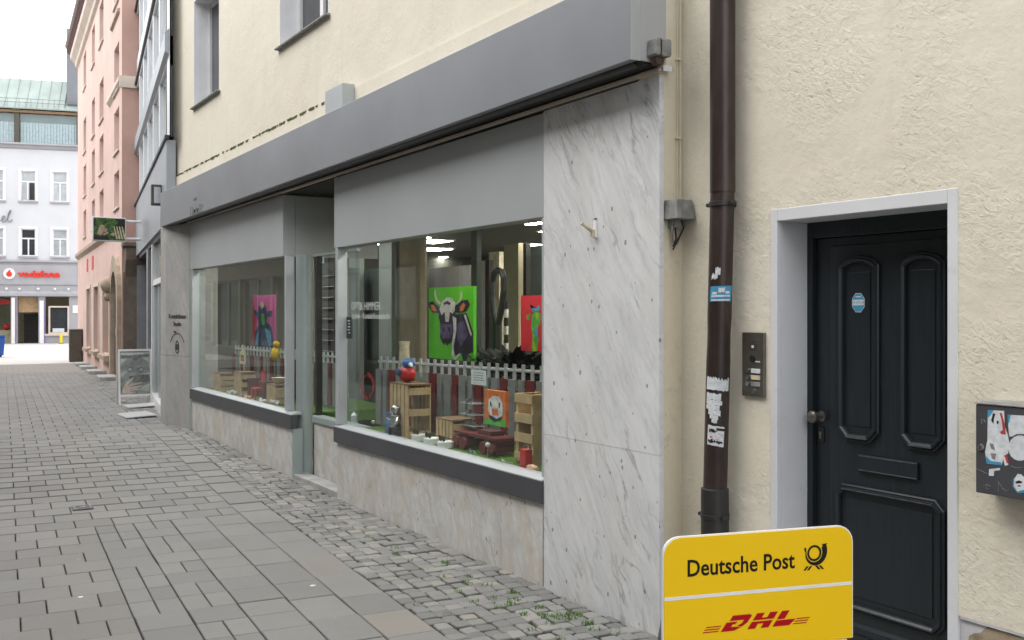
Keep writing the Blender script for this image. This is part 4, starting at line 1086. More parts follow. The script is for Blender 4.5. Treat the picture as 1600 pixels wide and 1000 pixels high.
part(m, 'lettering', 'sign_black', SG)
# post horn
hc = sz(1210, 285); er = 0.0245
m = MB()
def ann(m, r0, r1, a0, a1, n=24, sx=1.0):
    for i in range(n):
        t0, t1 = math.radians(a0+(a1-a0)*i/n), math.radians(a0+(a1-a0)*(i+1)/n)
        f0, f1 = i/n, (i+1)/n
        ra0 = r0(f0) if callable(r0) else r0; ra1 = r0(f1) if callable(r0) else r0
        rb0 = r1(f0) if callable(r1) else r1; rb1 = r1(f1) if callable(r1) else r1
        q = [(ra0, t0), (rb0, t0), (rb1, t1), (ra1, t1)]
        m.add([(hc[0]-r*er*math.cos(t)*sx, 0.0008, hc[1]+r*er*math.sin(t)) for r, t in q], [(0,1,2,3)])
ann(m, 0.72, 1.0, 0, 360)
ann(m, lambda f: 1.10, lambda f: 1.22+0.55*f, 172, 352, 26)
ann(m, lambda f: 1.10+0.06*f, lambda f: 1.77+0.16*f, -8, 30, 6)
m.add([(hc[0]-x*er, 0.0008, hc[1]+y*er) for x, y in ((-1.22,0.17),(-1.10,0.17),(-1.16,0.75),(-1.42,0.70),(-1.34,0.3))], [(0,1,2,3,4)])
m.add([(hc[0]-x*er, 0.0008, hc[1]+y*er) for x, y in ((0.98,0.58),(1.68,0.96),(1.86,1.10),(1.05,1.05),(1.18,0.8))], [(0,1,2,3,4)])
for k, (xa, xb) in enumerate(((-1.55,-1.22),(-1.05,-0.72),(0.55,0.88),(1.05,1.38))):
    s_ = 0.45 if k < 2 else -0.45
    m.add([(hc[0]-x*er, 0.0008, hc[1]+y*er) for x, y in ((xa,-2.05),(xb,-2.05),(xb+s_,-1.55),(xa+s_,-1.55))], [(0,1,2,3)])
part(m, 'post_horn', 'sign_black', SG)
# red parcel lettering: slanted bars
dl, dr = sz(560, 836), sz(1080, 778); hgt = sz(590, 718)[1]-sz(560, 836)[1]
ul = (dl[0]-dr[0]); 
m = MB(); z_b = (dl[1]+dr[1])/2; unit = ul/3.62
def dh(x, y): return (dl[0]-(x+0.55*y)*unit*0.87, z_b + y*hgt*0.92)
def pg(*p): m.add([(dh(*q)[0], 0.0008, dh(*q)[1]) for q in p], [tuple(range(len(p)))])
pg((0.12,0.66),(0.12,1.0),(1.05,1.0),(1.22,0.90),(1.22,0.72),(0.98,0.66)); pg((0.92,0.665),(1.22,0.725),(1.20,0.45),(1.02,0.22),(0.72,0.30),(0.90,0.45)); pg((0,0),(0,0.58),(0.62,0.58),(0.55,0.42),(0.42,0.42),(0.42,0.26),(0.70,0.26),(1.0,0.20),(0.72,0))
pg((1.45,0.55),(1.45,1.0),(1.88,1.0),(1.88,0.68),(2.18,0.68),(2.18,1.0),(2.62,1.0),(2.62,0.55)); pg((1.45,0),(1.45,0.46),(2.62,0.46),(2.62,0),(2.18,0),(2.18,0.30),(1.88,0.30),(1.88,0))
pg((2.84,0.46),(2.84,1.0),(3.28,1.0),(3.28,0.46)); pg((2.84,0),(2.84,0.40),(3.95,0.40),(3.80,0))
for k in range(3):
    y = 0.03+0.16*k
    pg((-1.0+.12*0,y),(-1.0,y+.07),(-0.16-.02*k,y+.07),(-0.16-.02*k,y)); pg((3.98,y),(3.98,y+.07),(4.75,y+.07),(4.75,y))
part(m, 'parcel_lettering', 'sign_red', SG)

# ------------------------------------------------------------------ the grey glazed building beyond the shop
GB = thing('grey_building', 'modern grey and white building with glass shopfront beyond the cream house', 'building', frame=GREY)
LEN = 10.62
m = MB()
gw = [(0.5+1.66*i, 1.95+1.66*i, 4.42, 5.50) for i in range(6)] + [(0.5+1.66*i, 1.95+1.66*i, 5.95, 7.12) for i in range(6)] + [(0.5+1.66*i, 1.95+1.66*i, 7.75, 8.9) for i in range(6)]
gw = [(a, min(b, LEN-.1), c, d) for a, b, c, d in gw]
m.wall(-0.2, LEN, 4.33, 12.0, 0.0, gw, 0.10); m.box(-0.2, LEN, -6, -0.2, 3.2, 12.0)
part(m, 'upper_wall', 'pale_panel', GB)
for a, b, c, d in gw:
    f_ = MB()
    for x0, x1, z0, z1 in ((a, a+.05, c, d), (b-.05, b, c, d), (a+.05, b-.05, c, c+.05), (a+.05, b-.05, d-.05, d), ((a+b)/2-.03, (a+b)/2+.03, c+.05, d-.05)): f_.box(x0, x1, -.13, -.05, z0, z1)
    wo_ = part(f_, 'window', 'white_plastic', GB)
    p_ = MB(); p_.box(a+.03, b-.03, -.12, -.11, c+.03, d-.03); part(p_, 'pane', 'pale_pane', wo_)
m = MB(); m.prism([(0.001, 5.52), (0.06, 5.56), (0.06, 5.84), (0.001, 5.90)], -0.1, LEN, 'x'); part(m, 'canopy', 'grey_panel', GB)
for z in (7.22, 8.98): m = MB(); m.box(-0.1, LEN, 0.001, 0.05, z-.03, z+.03); part(m, 'dark_rail', 'dark_metal', GB)
m = MB(); m.box(-0.1, LEN, 0.001, 0.06, 4.29, 4.34); part(m, 'dark_rail', 'dark_metal', GB)
u = 0.0
for k in range(5):
    m = MB(); m.box(u+.004, u+LEN/5-.004, -0.1, 0.03, 3.08, 4.285); part(m, 'sign_panel', 'grey_panel', GB, bevel=0.003); u += LEN/5
m = MB(); m.box(-0.1, LEN, -0.6, -0.02, 3.0, 3.078); part(m, 'soffit', 'dark_metal', GB)
m = MB(); m.box(0.98, 1.12, 0.031, 0.185, 3.42, 3.74); wb = part(m, 'projecting_box', 'cabinet_brown', GB, bevel=0.01)
m = MB(); m.box(0.974, 0.979, 0.045, 0.145, 3.45, 3.70); part(m, 'box_front', 'pale_pane', wb)
# glazed shopfront
sf = group('shopfront', GB)
for a, b, d_ in ((0.25, 0.42, -.12), (4.05, 4.25, -.12)): m = MB(); m.box(a, b, d_, 0.0, 0.0, 3.0); part(m, 'jamb', 'white_plastic', sf)
m = MB(); m.box(0.421, 4.049, -0.10, -0.02, 2.24, 2.34); part(m, 'transom', 'white_plastic', sf)
m = MB(); m.box(0.421, 4.049, -0.14, 0.03, 0.02, 0.27); part(m, 'threshold', 'white_plastic', sf)
for a, b in ((5.4, 5.9), (9.9, LEN)): m = MB(); m.box(a, b, -0.3, 0.0, 0, 3.0); part(m, 'pier', 'render_grey', GB)
for a, b in ((0.42, 1.60), (1.60, 2.80), (2.80, 4.05)):
    m = MB(); m.box(a+.03, b-.03, -0.075, -0.067, 0.30, 2.23); part(m, 'pane', 'clear_glass', sf)
    m = MB(); m.box(a+.03, b-.03, -0.075, -0.067, 2.35, 2.98); part(m, 'pane', 'clear_glass', sf)
    m = MB(); m.box(b-.035, b+.035, -0.10, -0.04, 0.27, 2.24); part(m, 'mullion', 'alu', sf)
m = MB(); m.box(4.25, 5.4, -0.9, -0.85, 0.0, 3.0); m.box(5.9, 9.9, -0.25, -0.2, 0.0, 3.0); part(m, 'entrance_glazing', 'dim_pane', GB)
m = MB(); m.box(0.0, LEN, -3.0, -2.95, 0, 3.0); m.box(0, .05, -3, -.2, 0, 3); m.box(0, LEN, -3, -0.2, 2.9, 2.98); part(m, 'interior_wall', 'room_wall', GB)
m = MB(); m.box(0, LEN, -3.0, -0.15, 0.0, 0.12); part(m, 'interior_floor', 'room_floor', GB)
m = MB(); m.ball((1.4, -0.35, 2.55), 0.20, 14, 8, (1.6, 0.5, 0.6)); part(m, 'red_sign_reflection', 'vodafone_red', GB, smooth=True)  # red shape standing in for a sign's reflection in the glass
for a, z in ((1.1, 1.0), (1.1, 1.3), (1.1, 0.7), (2.2, 0.9), (3.2, 1.1)):
    m = MB(); m.box(a, a+.7, -1.0, -.6, z, z+.05); part(m, 'shelf', 'dark_metal', GB)

# ------------------------------------------------------------------ pink house
PK = thing('pink_house', 'tall pink plastered house with arched stone doorway and tiled eaves', 'building', frame=PINK)
PL = 15.2
cols_ = [(0.62, 1.80), (4.75, 6.0), (7.65, 8.75), (11.1, 12.3)]
rows_ = [(9.45, 10.65), (7.25, 8.40), (5.75, 6.80), (4.35, 5.25)]
ph = [(a, b, c, d) for a, b in cols_ for c, d in rows_]
gh = [(3.0, 4.75, 0.62, 2.52), (6.2, 7.75, 0.62, 2.52), (9.2, 10.6, 0.62, 2.52), (0.35, 1.75, -0.02, 2.65)]
m = MB(); m.wall(0, PL, -0.02, 11.1, 0.0, ph + gh, 0.20); part(m, 'street_wall', 'pink_plaster', PK)
m = MB(); m.box(2.1, PL, -6, -0.25, -0.02, 11.1); m.box(0.0, 2.1, -6, -1.0, -0.02, 3.2); m.box(0.0, 2.1, -6, -0.25, 3.2, 11.1); m.box(-0.015, 0.0, -6, 0.0, -0.02, 11.1); m.box(0.0, 0.3, -1.0, -0.22, -0.02, 3.2); m.box(1.8, 2.1, -1.0, -0.22, -0.02, 3.2); part(m, 'side_wall', 'salmon_plaster', PK)
for a, b, c, d in ph:
    f_ = MB()
    for x0, x1, z0, z1 in ((a, a+.07, c, d), (b-.07, b, c, d), (a+.07, b-.07, c, c+.07), (a+.07, b-.07, d-.07, d), ((a+b)/2-.04, (a+b)/2+.04, c+.07, d-.07)): f_.box(x0, x1, -.22, -.15, z0, z1)
    wo_ = part(f_, 'window', 'white_plastic', PK)
    p_ = MB(); p_.box(a+.03, b-.03, -.21, -.20, c+.03, d-.03); part(p_, 'pane', 'pale_pane', wo_)
    s_ = MB(); s_.box(a-.06, b+.06, -.1, .045, c-.05, c-.002); part(s_, 'sill', 'cream_trim', wo_)
for a, b, c, d in gh[:3]:
    f_ = MB()
    for x0, x1, z0, z1 in ((a, a+.08, c, d), (b-.08, b, c, d), (a+.08, b-.08, d-.08, d), ((a+b)/2-.04, (a+b)/2+.04, c, d-.08)): f_.box(x0, x1, -.22, -.13, z0, z1)
    wo_ = part(f_, 'window', 'sandstone', PK)
    p_ = MB(); p_.box(a+.03, b-.03, -.21, -.20, c, d-.03); part(p_, 'pane', 'dim_pane', wo_)
    s_ = MB(); s_.prism([(-.2, c-.004), (.16, c-.03), (.16, c-.14), (.002, c-.20), (-.2, c-.2)], a-.1, b+.1, 'x'); part(s_, 'sill', 'sandstone', wo_)
    t_ = MB(); t_.box(a-.10, a, .002, .03, c, d); t_.box(b, b+.10, .002, .03, c, d); t_.box(a-.1, b+.1, .002, .035, d, d+.12); part(t_, 'surround', 'cream_trim', wo_)
# storey bands, cornice, eaves
m = MB(); m.prism([(0.002, 3.70), (0.10, 3.80), (0.10, 3.90), (0.002, 3.96)], 2.6, PL, 'x'); part(m, 'storey_band', 'sandstone', PK)
m = MB(); m.prism([(0.002, 7.18), (0.08, 7.28), (0.08, 7.38), (0.002, 7.42)], -0.02, 3.0, 'x'); m.box(-0.06, -0.016, -1.2, 0.06, 7.12, 7.40); part(m, 'bay_cornice', 'cream_trim', PK)
m = MB(); m.prism([(0.002, 9.02), (0.06, 9.06), (0.06, 9.12), (0.002, 9.15)], 0.45, 2.3, 'x'); part(m, 'window_hood', 'sandstone', PK)
m = MB(); m.prism([(0.001, 10.85), (0.08, 10.90), (0.11, 11.02), (0.25, 11.18), (0.27, 11.34), (-0.2, 11.34), (-0.2, 11.10), (0.001, 11.10)], -0.1, PL, 'x'); part(m, 'eaves_cornice', 'cream_trim', PK)
m = MB(); m.prism([(0.27, 11.35), (0.37, 11.46), (0.30, 11.48), (-.2, 11.48), (-.2, 11.35)], -0.1, PL+.1, 'x'); part(m, 'gutter', 'dark_red', PK)
rf = MB(); rf.prism([(0.37, 11.49), (0.30, 11.60), (-3.0, 14.2), (-6, 14.2), (-6, 11.49)], -0.1, PL+.1, 'x'); rfo = part(rf, 'roof', 'roof_tile', PK)
tm = MB(); tm.tube([(0, 0.42, 11.53), (0, 0.15, 11.73)], 0.08, 8); tme = tm.mesh('roof_tile', 'roof_tile', True)
for i in range(72):
    o = bpy.data.objects.new('roof_tile', tme); COL.objects.link(o); o.parent = rfo; o.location = (0.02+0.21*i, 0, 0)
# doorway with arch and scrolls
m = MB()
inner = [(0.35, 0.0), (0.35, 2.05)] + [(1.05-0.70*math.cos(math.radians(t)), 2.05+0.72*math.sin(math.radians(t))) for t in range(0, 181, 15)] + [(1.75, 0.0)]
outer = [(0.08, 0.0), (0.08, 2.15)] + [(1.05-0.97*math.cos(math.radians(t)), 2.15+1.02*math.sin(math.radians(t))) for t in range(0, 181, 15)] + [(2.02, 0.0)]
inner.insert(-1, (1.75, 2.05)); outer.insert(-1, (2.02, 2.15))
n = len(inner)
for i in range(n-1):
    a, b, c, d = inner[i], inner[i+1], outer[i+1], outer[i]
    m.add([(a[0],.10,a[1]),(b[0],.10,b[1]),(c[0],.10,c[1]),(d[0],.10,d[1]),(a[0],-.2,a[1]),(b[0],-.2,b[1]),(c[0],-.002,c[1]),(d[0],-.002,d[1])], [(0,1,2,3),(0,4,5,1),(3,2,6,7)])
part(m, 'arch_surround', 'sandstone', PK)
m = MB(); m.box(0.3, 1.8, -0.99, -0.95, 0, 3.0); part(m, 'doorway', 'brown_stone', PK)
m = MB(); m.box(0.40, 1.03, -.945, -.90, 0, 2.1); part(m, 'door_leaf', 'wood_dark', PK)
m = MB(); m.box(1.05, 1.70, -.945, -.90, 0, 2.1); part(m, 'door_leaf', 'wood_dark', PK)
m = MB(); m.ball((1.98, 0.14, 2.45), 0.20, 12, 8, (0.8, 0.9, 1)); m.ball((2.0, 0.12, 2.15), 0.12, 10, 6); part(m, 'scroll_bracket', 'sandstone', PK, smooth=True)
# stone pier and corbel on the side that faces the street's near end
m = MB(); m.box(-0.10, -0.016, -1.4, -0.02, 0.0, 2.7); m.box(-0.22, -0.1, -1.4, -1.1, 0, 2.6); part(m, 'side_pier', 'brown_stone', PK)
m = MB(); m.prism([(-0.016, 2.55), (-0.10, 2.6), (-0.30, 3.0), (-0.34, 3.3), (-0.016, 3.3)], -0.75, -0.05, 'y'); m.box(-0.40, -0.016, -0.85, 0.02, 3.302, 3.42); part(m, 'corbel', 'brown_stone', PK, bevel=0.03)
for a, b, z in ((10.2, 10.7, 3.1), (8.1, 8.6, 3.1)):
    m = MB(); m.box(a, b, .002, .02, z, z+.42); part(m, 'wall_plaque', 'vodafone_red', PK)
# stone slabs at its foot
for k, (px, py) in enumerate(((171, 593), (153, 582), (140, 574), (131, 568))):
    d = ray(px, py); X, Y = 0, 0
    w = (gz(26)-EYE)/d[2]; X, Y = w*d[0], w*d[1]
    m = MB(); m.prism([(-.55,-.02),(.55,-.02),(.5,.42),(-.5,.42)], -0.02, 0.10, 'z')
    o = m.build('stone_slab', 'step_stone', bevel=0.02, loc=(X+0.15, Y, gz(Y)), rotz=PINK.rot)
    tag(o, ('nearest', 'second nearest', 'third nearest', 'farthest')[k] + ' stone slab at the foot of the pink house', 'stone slab', 'stone slabs along the pink house')

# person in the doorway
def skin_mesh(name, verts, edges, radii, mat, parent, root=0):
    me = bpy.data.meshes.new(name); me.from_pydata(verts, edges, []); o = bpy.data.objects.new(name, me); COL.objects.link(o); o.parent = parent
    me.materials.append(MATS[mat]); md = o.modifiers.new('skin', 'SKIN'); md.use_smooth_shade = True
    for i, r in enumerate(radii):
        d = me.skin_vertices[0].data[i]; d.radius = r if isinstance(r, tuple) else (r, r); d.use_root = i == root
    sd = o.modifiers.new('sub', 'SUBSURF'); sd.levels = 1; sd.render_levels = 1
    return o
px_, py_, _ = PINK.world(0.86, -0.22)
PE = thing('person', 'person in a blue-grey top and dark trousers at the arched doorway of the pink house', 'person', (px_, py_, gz(py_)), PINK.rot + math.pi/2)
# local y looks along the wall, x across
V_ = [(0,0,.95),(0,0,1.15),(0,.01,1.38),(0,.01,1.50),(0,.015,1.60),(0,.02,1.70),(.19,0,1.42),(.24,.03,1.15),(.22,.16,.98),(.22,.20,.90),(-.19,0,1.42),(-.24,.02,1.15),(-.20,.14,1.0),(-.19,.18,.93),(.10,0,.88),(.11,.01,.50),(.11,-.01,.09),(.11,.12,.04),(-.10,0,.88),(-.11,.03,.50),(-.12,.02,.09),(-.12,.15,.04)]
E_ = [(0,1),(1,2),(2,3),(3,4),(4,5),(2,6),(6,7),(7,8),(8,9),(2,10),(10,11),(11,12),(12,13),(0,14),(14,15),(15,16),(16,17),(0,18),(18,19),(19,20),(20,21)]
R_ = [(.11,.07),(.10,.065),(.11,.065),.055,.085,.075,.058,.046,.036,.03,.058,.046,.036,.03,.085,.058,.042,.04,.085,.058,.042,.04]
skin_mesh('body', V_, E_, R_, 'skin', PE)
skin_mesh('top', [V_[i] for i in (0,1,2,6,7,8,10,11,12)], [(0,1),(1,2),(2,3),(3,4),(4,5),(2,6),(6,7),(7,8)], [(.175,.135),(.165,.125),(.185,.125),.075,.062,.05,.075,.062,.05], 'shirt_grey_blue', PE)
skin_mesh('trousers', [V_[i] for i in (0,14,15,16,18,19,20)], [(0,1),(1,2),(2,3),(0,4),(4,5),(5,6)], [(.165,.125),.105,.078,.065,.105,.078,.065], 'trousers_dark', PE)
m = MB(); m.ball((0,-.005,1.70), .108, 14, 9, (.85,1.0,1.05)); part(m, 'hair', 'hair_dark', PE, smooth=True)
for q_ in (.11, -.12): m = MB(); m.prism([(q_-.05,-.10),(q_+.05,-.10),(q_+.055,.10),(q_+.03,.17),(q_-.03,.17),(q_-.055,.10)], 0.0, .085, 'z'); part(m, 'shoe', 'black', PE, bevel=.02)

# ------------------------------------------------------------------ hanging sign
hs0 = GREY.at(219, 345)
HSx, HSy, _ = GREY.world(8.3, 0.62)
HS = thing('hanging_sign', 'projecting sign with a photo of hands and pencils, above the pavement', 'sign', (0, 0, 0))
# corners of the panel, facing down the street
def plane_pt(px, py, Y): d = ray(px, py); w = Y/d[1]; return (w*d[0], Y, EYE+w*d[2])
HY_ = 22.6
p0 = plane_pt(144.5, 338, HY_); p1 = plane_pt(197, 378, HY_)
xl, xr, zt_, zb_ = p0[0], p1[0], p0[2], p1[2]
m = MB(); m.box(xl, xr, HY_, HY_+.12, zb_, zt_); part(m, 'sign_box', 'white_plastic', HS, bevel=0.01)
W_, H_ = xr-xl, zt_-zb_
def hp(pts): return [(xl+W_*x, zb_+H_*y) for x, y in pts]
m = MB(); m.use('food_green'); m.prism(hp([(.03,.05),(.97,.05),(.97,.95),(.03,.95)]), HY_-.004, HY_-.0005, 'y')
m.use('food_dark')
for c in ([(.03,.05),(.5,.05),(.45,.25),(.2,.2),(.03,.3)],[(.3,.8),(.42,.95),(.3,.95)],[(.6,.5),(.75,.8),(.66,.95),(.97,.95),(.97,.6),(.8,.45)],[(.03,.6),(.12,.75),(.05,.9),(.03,.9)]): m.prism(hp(c), HY_-.006, HY_-.004, 'y')
m.use('skin')
for c in ([(.14,.30),(.2,.62),(.28,.68),(.36,.62),(.34,.42),(.26,.24)],[(.30,.42),(.38,.55),(.44,.50),(.40,.36)],[(.30,.30),(.46,.40),(.48,.34),(.34,.24)],[(.52,.30),(.62,.38),(.70,.28),(.60,.22)]): m.prism(hp(c), HY_-.008, HY_-.006, 'y')
m.use('ink_cream')
for x in (.62,.70,.78,.86): m.prism(hp([(x,.62),(x+.03,.63),(x+.13,.12),(x+.08,.10)]), HY_-.009, HY_-.007, 'y')
m.use('food_green')
for k in range(26):
    x, y = R.uniform(.05,.6), R.uniform(.68,.93); m.prism(hp([(x,y),(x+.03,y+.03),(x+.05,y),(x+.02,y-.03)]), HY_-.0075, HY_-.006, 'y')
m.use('ink_sky'); m.prism(hp([(.40,.45),(.41,.47),(.58,.58),(.585,.56)]), HY_-.0095, HY_-.0085, 'y')
part(m, 'photo_print', None, HS)
m = MB(); xw = GREY.world(7.6, 0)[0] + 0.25
m.tube([(xr, HY_+.06, zt_-.07), (xw+.1, HY_+.06, zt_-.07)], 0.03, 8); m.tube([(xr, HY_+.06, zb_+.07), (xw+.1, HY_+.06, zb_+.07)], 0.03, 8); part(m, 'bracket_arm', 'white_plastic', HS)

# ------------------------------------------------------------------ pavement board and ramps
AX0, AY0 = 3.83, 18.60; zg = gz(18.6)
AB = thing('pavement_board', 'white framed pavement board with a faded photo of a face and hand', 'sign', (AX0, AY0, zg), math.pi - 0.08)
m = MB()                                         # local x runs left, y to the viewer
tilt = 0.17
def ab(x, z, o=0.0): return (x, o - tilt*z, z)
def abox(m, x0, x1, z0, z1, o0, o1):
    vs_ = [ab(x,z,o) for x in (x0,x1) for z in (z0,z1) for o in (o0,o1)]
    m.add(vs_, [(0,1,3,2),(4,6,7,5),(0,4,5,1),(2,3,7,6),(0,2,6,4),(1,5,7,3)])
abox(m, 0, .03, 0, .98, 0, .03); abox(m, .53, .56, 0, .98, 0, .03); abox(m, .03, .53, .945, .98, 0, .03); abox(m, .03, .53, .15, .185, 0, .03); part(m, 'frame', 'white_plastic', AB)
m = MB(); abox(m, .03, .53, .185, .945, .008, .014); part(m, 'poster', 'poster_grey', AB)
m = MB()
for x in (.015, .545): m.tube([(x, -0.17*.95-.02, .95), (x, -0.55, 0.0)], 0.014, 6)
part(m, 'rear_legs', 'white_plastic', AB)
def abp(m, mat, pts, o):
    m.use(mat); n = len(pts)
    q = [ab(.53-.5*x, .185+.76*y, o) for x, y in pts] + [ab(.53-.5*x, .185+.76*y, o-.001) for x, y in pts]
    m.add(q, [tuple(range(n)), tuple(range(2*n-1, n-1, -1))] + [(i, i+n, (i+1) % n+n, (i+1) % n) for i in range(n)])
m = MB()
abp(m, 'poster_light', [(.02,.97),(.98,.97),(.98,.93),(.5,.90),(.02,.92)], .0155)
abp(m, 'poster_green', [(.02,.70),(.30,.86),(.10,.84),(.02,.90)], .0156); abp(m, 'poster_green', [(.98,.72),(.72,.86),(.90,.86),(.98,.88)], .0156)
abp(m, 'poster_dark', [(.02,.90),(.98,.93),(.96,.86),(.60,.84),(.55,.78),(.45,.78),(.40,.84),(.04,.83)], .0157)
abp(m, 'poster_dark', [(.24,.62),(.38,.64),(.44,.56),(.36,.50),(.26,.54)], .0158); abp(m, 'poster_dark', [(.58,.60),(.72,.64),(.84,.58),(.76,.50),(.64,.50)], .0158)
abp(m, 'poster_green', [(.28,.60),(.36,.61),(.38,.56),(.30,.55)], .0162); abp(m, 'poster_green', [(.62,.59),(.74,.60),(.76,.55),(.66,.53)], .0162)
abp(m, 'poster_green', [(.02,.40),(.26,.52),(.20,.56),(.02,.50)], .0157); abp(m, 'poster_green', [(.60,.10),(.98,.05),(.98,.24),(.80,.20)], .0157)
abp(m, 'poster_light', [(.72,.44),(.98,.50),(.98,.46),(.78,.42)], .0157)
abp(m, 'poster_dark', [(.30,.42),(.98,.46),(.98,.28),(.60,.24),(.30,.34)], .0158)
abp(m, 'poster_skin', [(.04,.02),(.08,.16),(.20,.28),(.34,.36),(.46,.40),(.42,.34),(.30,.26),(.24,.22),(.34,.02)], .0164)
for pts in ([(.24,.20),(.40,.25),(.58,.26),(.74,.28),(.75,.26),(.58,.23),(.40,.20),(.26,.16)], [(.24,.16),(.44,.18),(.72,.20),(.73,.17),(.52,.145),(.26,.115)], [(.24,.10),(.42,.13),(.60,.13),(.61,.10),(.44,.085),(.28,.06)], [(.26,.04),(.40,.065),(.50,.06),(.50,.035),(.40,.03),(.28,.01)]): abp(m, 'poster_skin', pts, .0166)
part(m, 'photo_print', None, AB)
for k, (X, Y, w, l, rot, lab) in enumerate(((3.17, 16.55, 0.46, 0.70, 0.02, 'ribbed white metal ramp on the setts before the shop step, near side'), (3.55, 18.15, 0.52, 0.55, 0.0, 'ribbed white metal ramp lying under the pavement board'))):
    RP = thing('metal_ramp', lab, 'ramp', (X, Y, gz(Y)+.004), rot)
    m = MB(); m.prism([(-w/2, 0.004), (w/2, 0.024), (w/2, 0.034), (-w/2, 0.012)], -l/2, l/2, 'y'); part(m, 'plate', 'alu', RP)
    n = 12
    for i in range(n):
        y = -l/2 + l*(i+.5)/n; m = MB(); m.prism([(-w/2+.01, 0.0128), (w/2-.01, 0.0332), (w/2-.01, 0.042), (-w/2+.01, 0.022)], y-.012, y+.012, 'y'); part(m, 'rib', 'white_plastic', RP)

# ------------------------------------------------------------------ the square: white building with the phone shop
FB = thing('phone_shop_house', 'white building across the square with grey ground floor and red lettering', 'building', frame=FAR)
U0, U1 = -5.0, 9.0
fc = [(0.16+1.62*k, 0.92+1.62*k) for k in range(-2, 4)]
fw = [(a, b, 4.88, 6.40) for a, b in fc] + [(a, b, 7.95, 9.62) for a, b in fc]
sh = [(0.02, 1.10, 0.02, 2.62), (1.42, 3.2, 0.02, 2.62), (-1.56, -0.32, 0.55, 2.62)]
m = MB(); m.wall(U0, U1, 4.62, 11.0, 0.0, fw, 0.12); m.box(U0, U1, -8, -.3, 4.62, 11.0); part(m, 'upper_wall', 'far_white', FB)
m = MB(); m.wall(U0, U1, 0.0, 4.6, 0.03, sh, 0.3); part(m, 'ground_floor_wall', 'far_grey', FB)
for k, (a, b, c, d) in enumerate(fw):
    f_ = MB(); f_.box(a-.10, b+.10, .001, .05, d, d+.12); f_.box(a-.10, a, .001, .04, c, d); f_.box(b, b+.10, .001, .04, c, d)
    wo_ = part(f_, 'window', 'white_paint', FB)
    f_ = MB()
    for x0, x1, z0, z1 in ((a, a+.06, c, d), (b-.06, b, c, d), (a+.06, b-.06, c, c+.06), (a+.06, b-.06, d-.06, d), (a+.06, b-.06, c+.62*(d-c), c+.62*(d-c)+.08), ((a+b)/2-.035, (a+b)/2+.035, c+.06, c+.62*(d-c))): f_.box(x0, x1, -.13, -.06, z0, z1)
    part(f_, 'frame', 'white_plastic', wo_)
    dim = k in (2, 8, 4)
    p_ = MB(); p_.box(a+.03, b-.03, -.12, -.11, c+.03, d-.03); part(p_, 'pane', 'dim_pane' if dim and k != 8 else 'pale_pane', wo_)
    s_ = MB(); s_.box(a-.12, b+.12, -.05, .10, c-.10, c-.002); part(s_, 'sill', 'far_grey', wo_)
    if k == 8:                                   # the open casement
        o_ = MB(); o_.box(a+.06, (a+b)/2-.03, -.10, -.055, c+.06, c+.60*(d-c)); part(o_, 'dark_opening', 'room_dark', wo_)
        o_ = MB(); o_.box((a+b)/2-.05, (a+b)/2, -.05, .35, c+.06, c+.6*(d-c)); part(o_, 'open_casement', 'white_plastic', wo_)
m = MB(); m.prism([(.001, 10.82), (.12, 10.88), (.16, 11.02), (.3, 11.05), (.3, 11.14), (.001, 11.14)], U0, U1, 'x'); part(m, 'eaves_cornice', 'far_grey', FB)
m = MB(); m.prism([(.031, 4.50), (.14, 4.55), (.14, 4.62), (.001, 4.68), (.001, 4.6)], U0, U1, 'x'); part(m, 'storey_band', 'far_grey', FB)
m = MB(); m.box(-2.0, 2.6, .031, .09, 3.28, 4.38); part(m, 'sign_band', 'far_grey', FB, bevel=.02)
m = MB(); m.prism([(.031, 2.64), (.20, 2.66), (.20, 2.80), (.031, 2.95)], U0, U1, 'x'); part(m, 'shop_canopy', 'far_grey', FB)
for u in (-1.55, -.85, .0, .95, 1.6):
    m = MB(); m.ball((u, .22, 3.05), .07, 8, 5); m.box(u-.02, u+.02, .03, .22, 3.06, 3.10); part(m, 'spotlight', 'white_plastic', FB)
lu_, lz_ = FAR.at(14.5, 427.5, 0.12)
m = MB(); m.cyl((lu_, .09, lz_), (lu_, .16, lz_), .30, n=28); lg = part(m, 'logo_disc', 'white_plastic', FB)
m = MB(); m.cyl((lu_, .16, lz_-.03), (lu_, .172, lz_-.03), .145, n=24); m.prism([(lu_+.10, lz_+.06), (lu_-.02, lz_+.21), (lu_-.07, lz_+.20), (lu_-.06, lz_+.12), (lu_-.11, lz_+.05)], .16, .171, 'y'); part(m, 'logo_drop', 'vodafone_red', lg)
ta, _ = FAR.at(28, 428, .12); tb, tz = FAR.at(93.5, 429, .12)
m = MB(); text_mesh(m, 'vodafone', 0.56, 0, 0, .17, .08, bold=0.022)
xs_ = [v[0] for v in m.v]; k_ = (ta-tb)/(max(xs_)-min(xs_)); mid = (max(xs_)+min(xs_))/2
m.v = [((v[0]-mid)*k_+(ta+tb)/2, v[1], v[2]*0.82+lz_-.02) for v in m.v]; part(m, 'lettering', 'vodafone_red', FB)
# script letters 'el' at the left edge
eu, ez = FAR.at(6.5, 343, .1); lu2, lz2 = FAR.at(14.5, 338, .1)
def s2(px, py): u, z = FAR.at(px, py, .08); return (u, .08, z)
m = MB(); m.tube([s2(*p) for p in ((0,345),(3,344),(6,341),(7.5,338.5),(6.5,337),(4.5,338),(3,341),(3,345),(5,347),(8,346),(11,342),(14,336),(16.5,331),(17.5,328.5),(16,328.5),(13.5,333),(12,339),(12,344),(13.5,346.5),(17,345.5),(19.5,343))], 0.028, 6)
part(m, 'script_letters', 'tower_grey', FB)
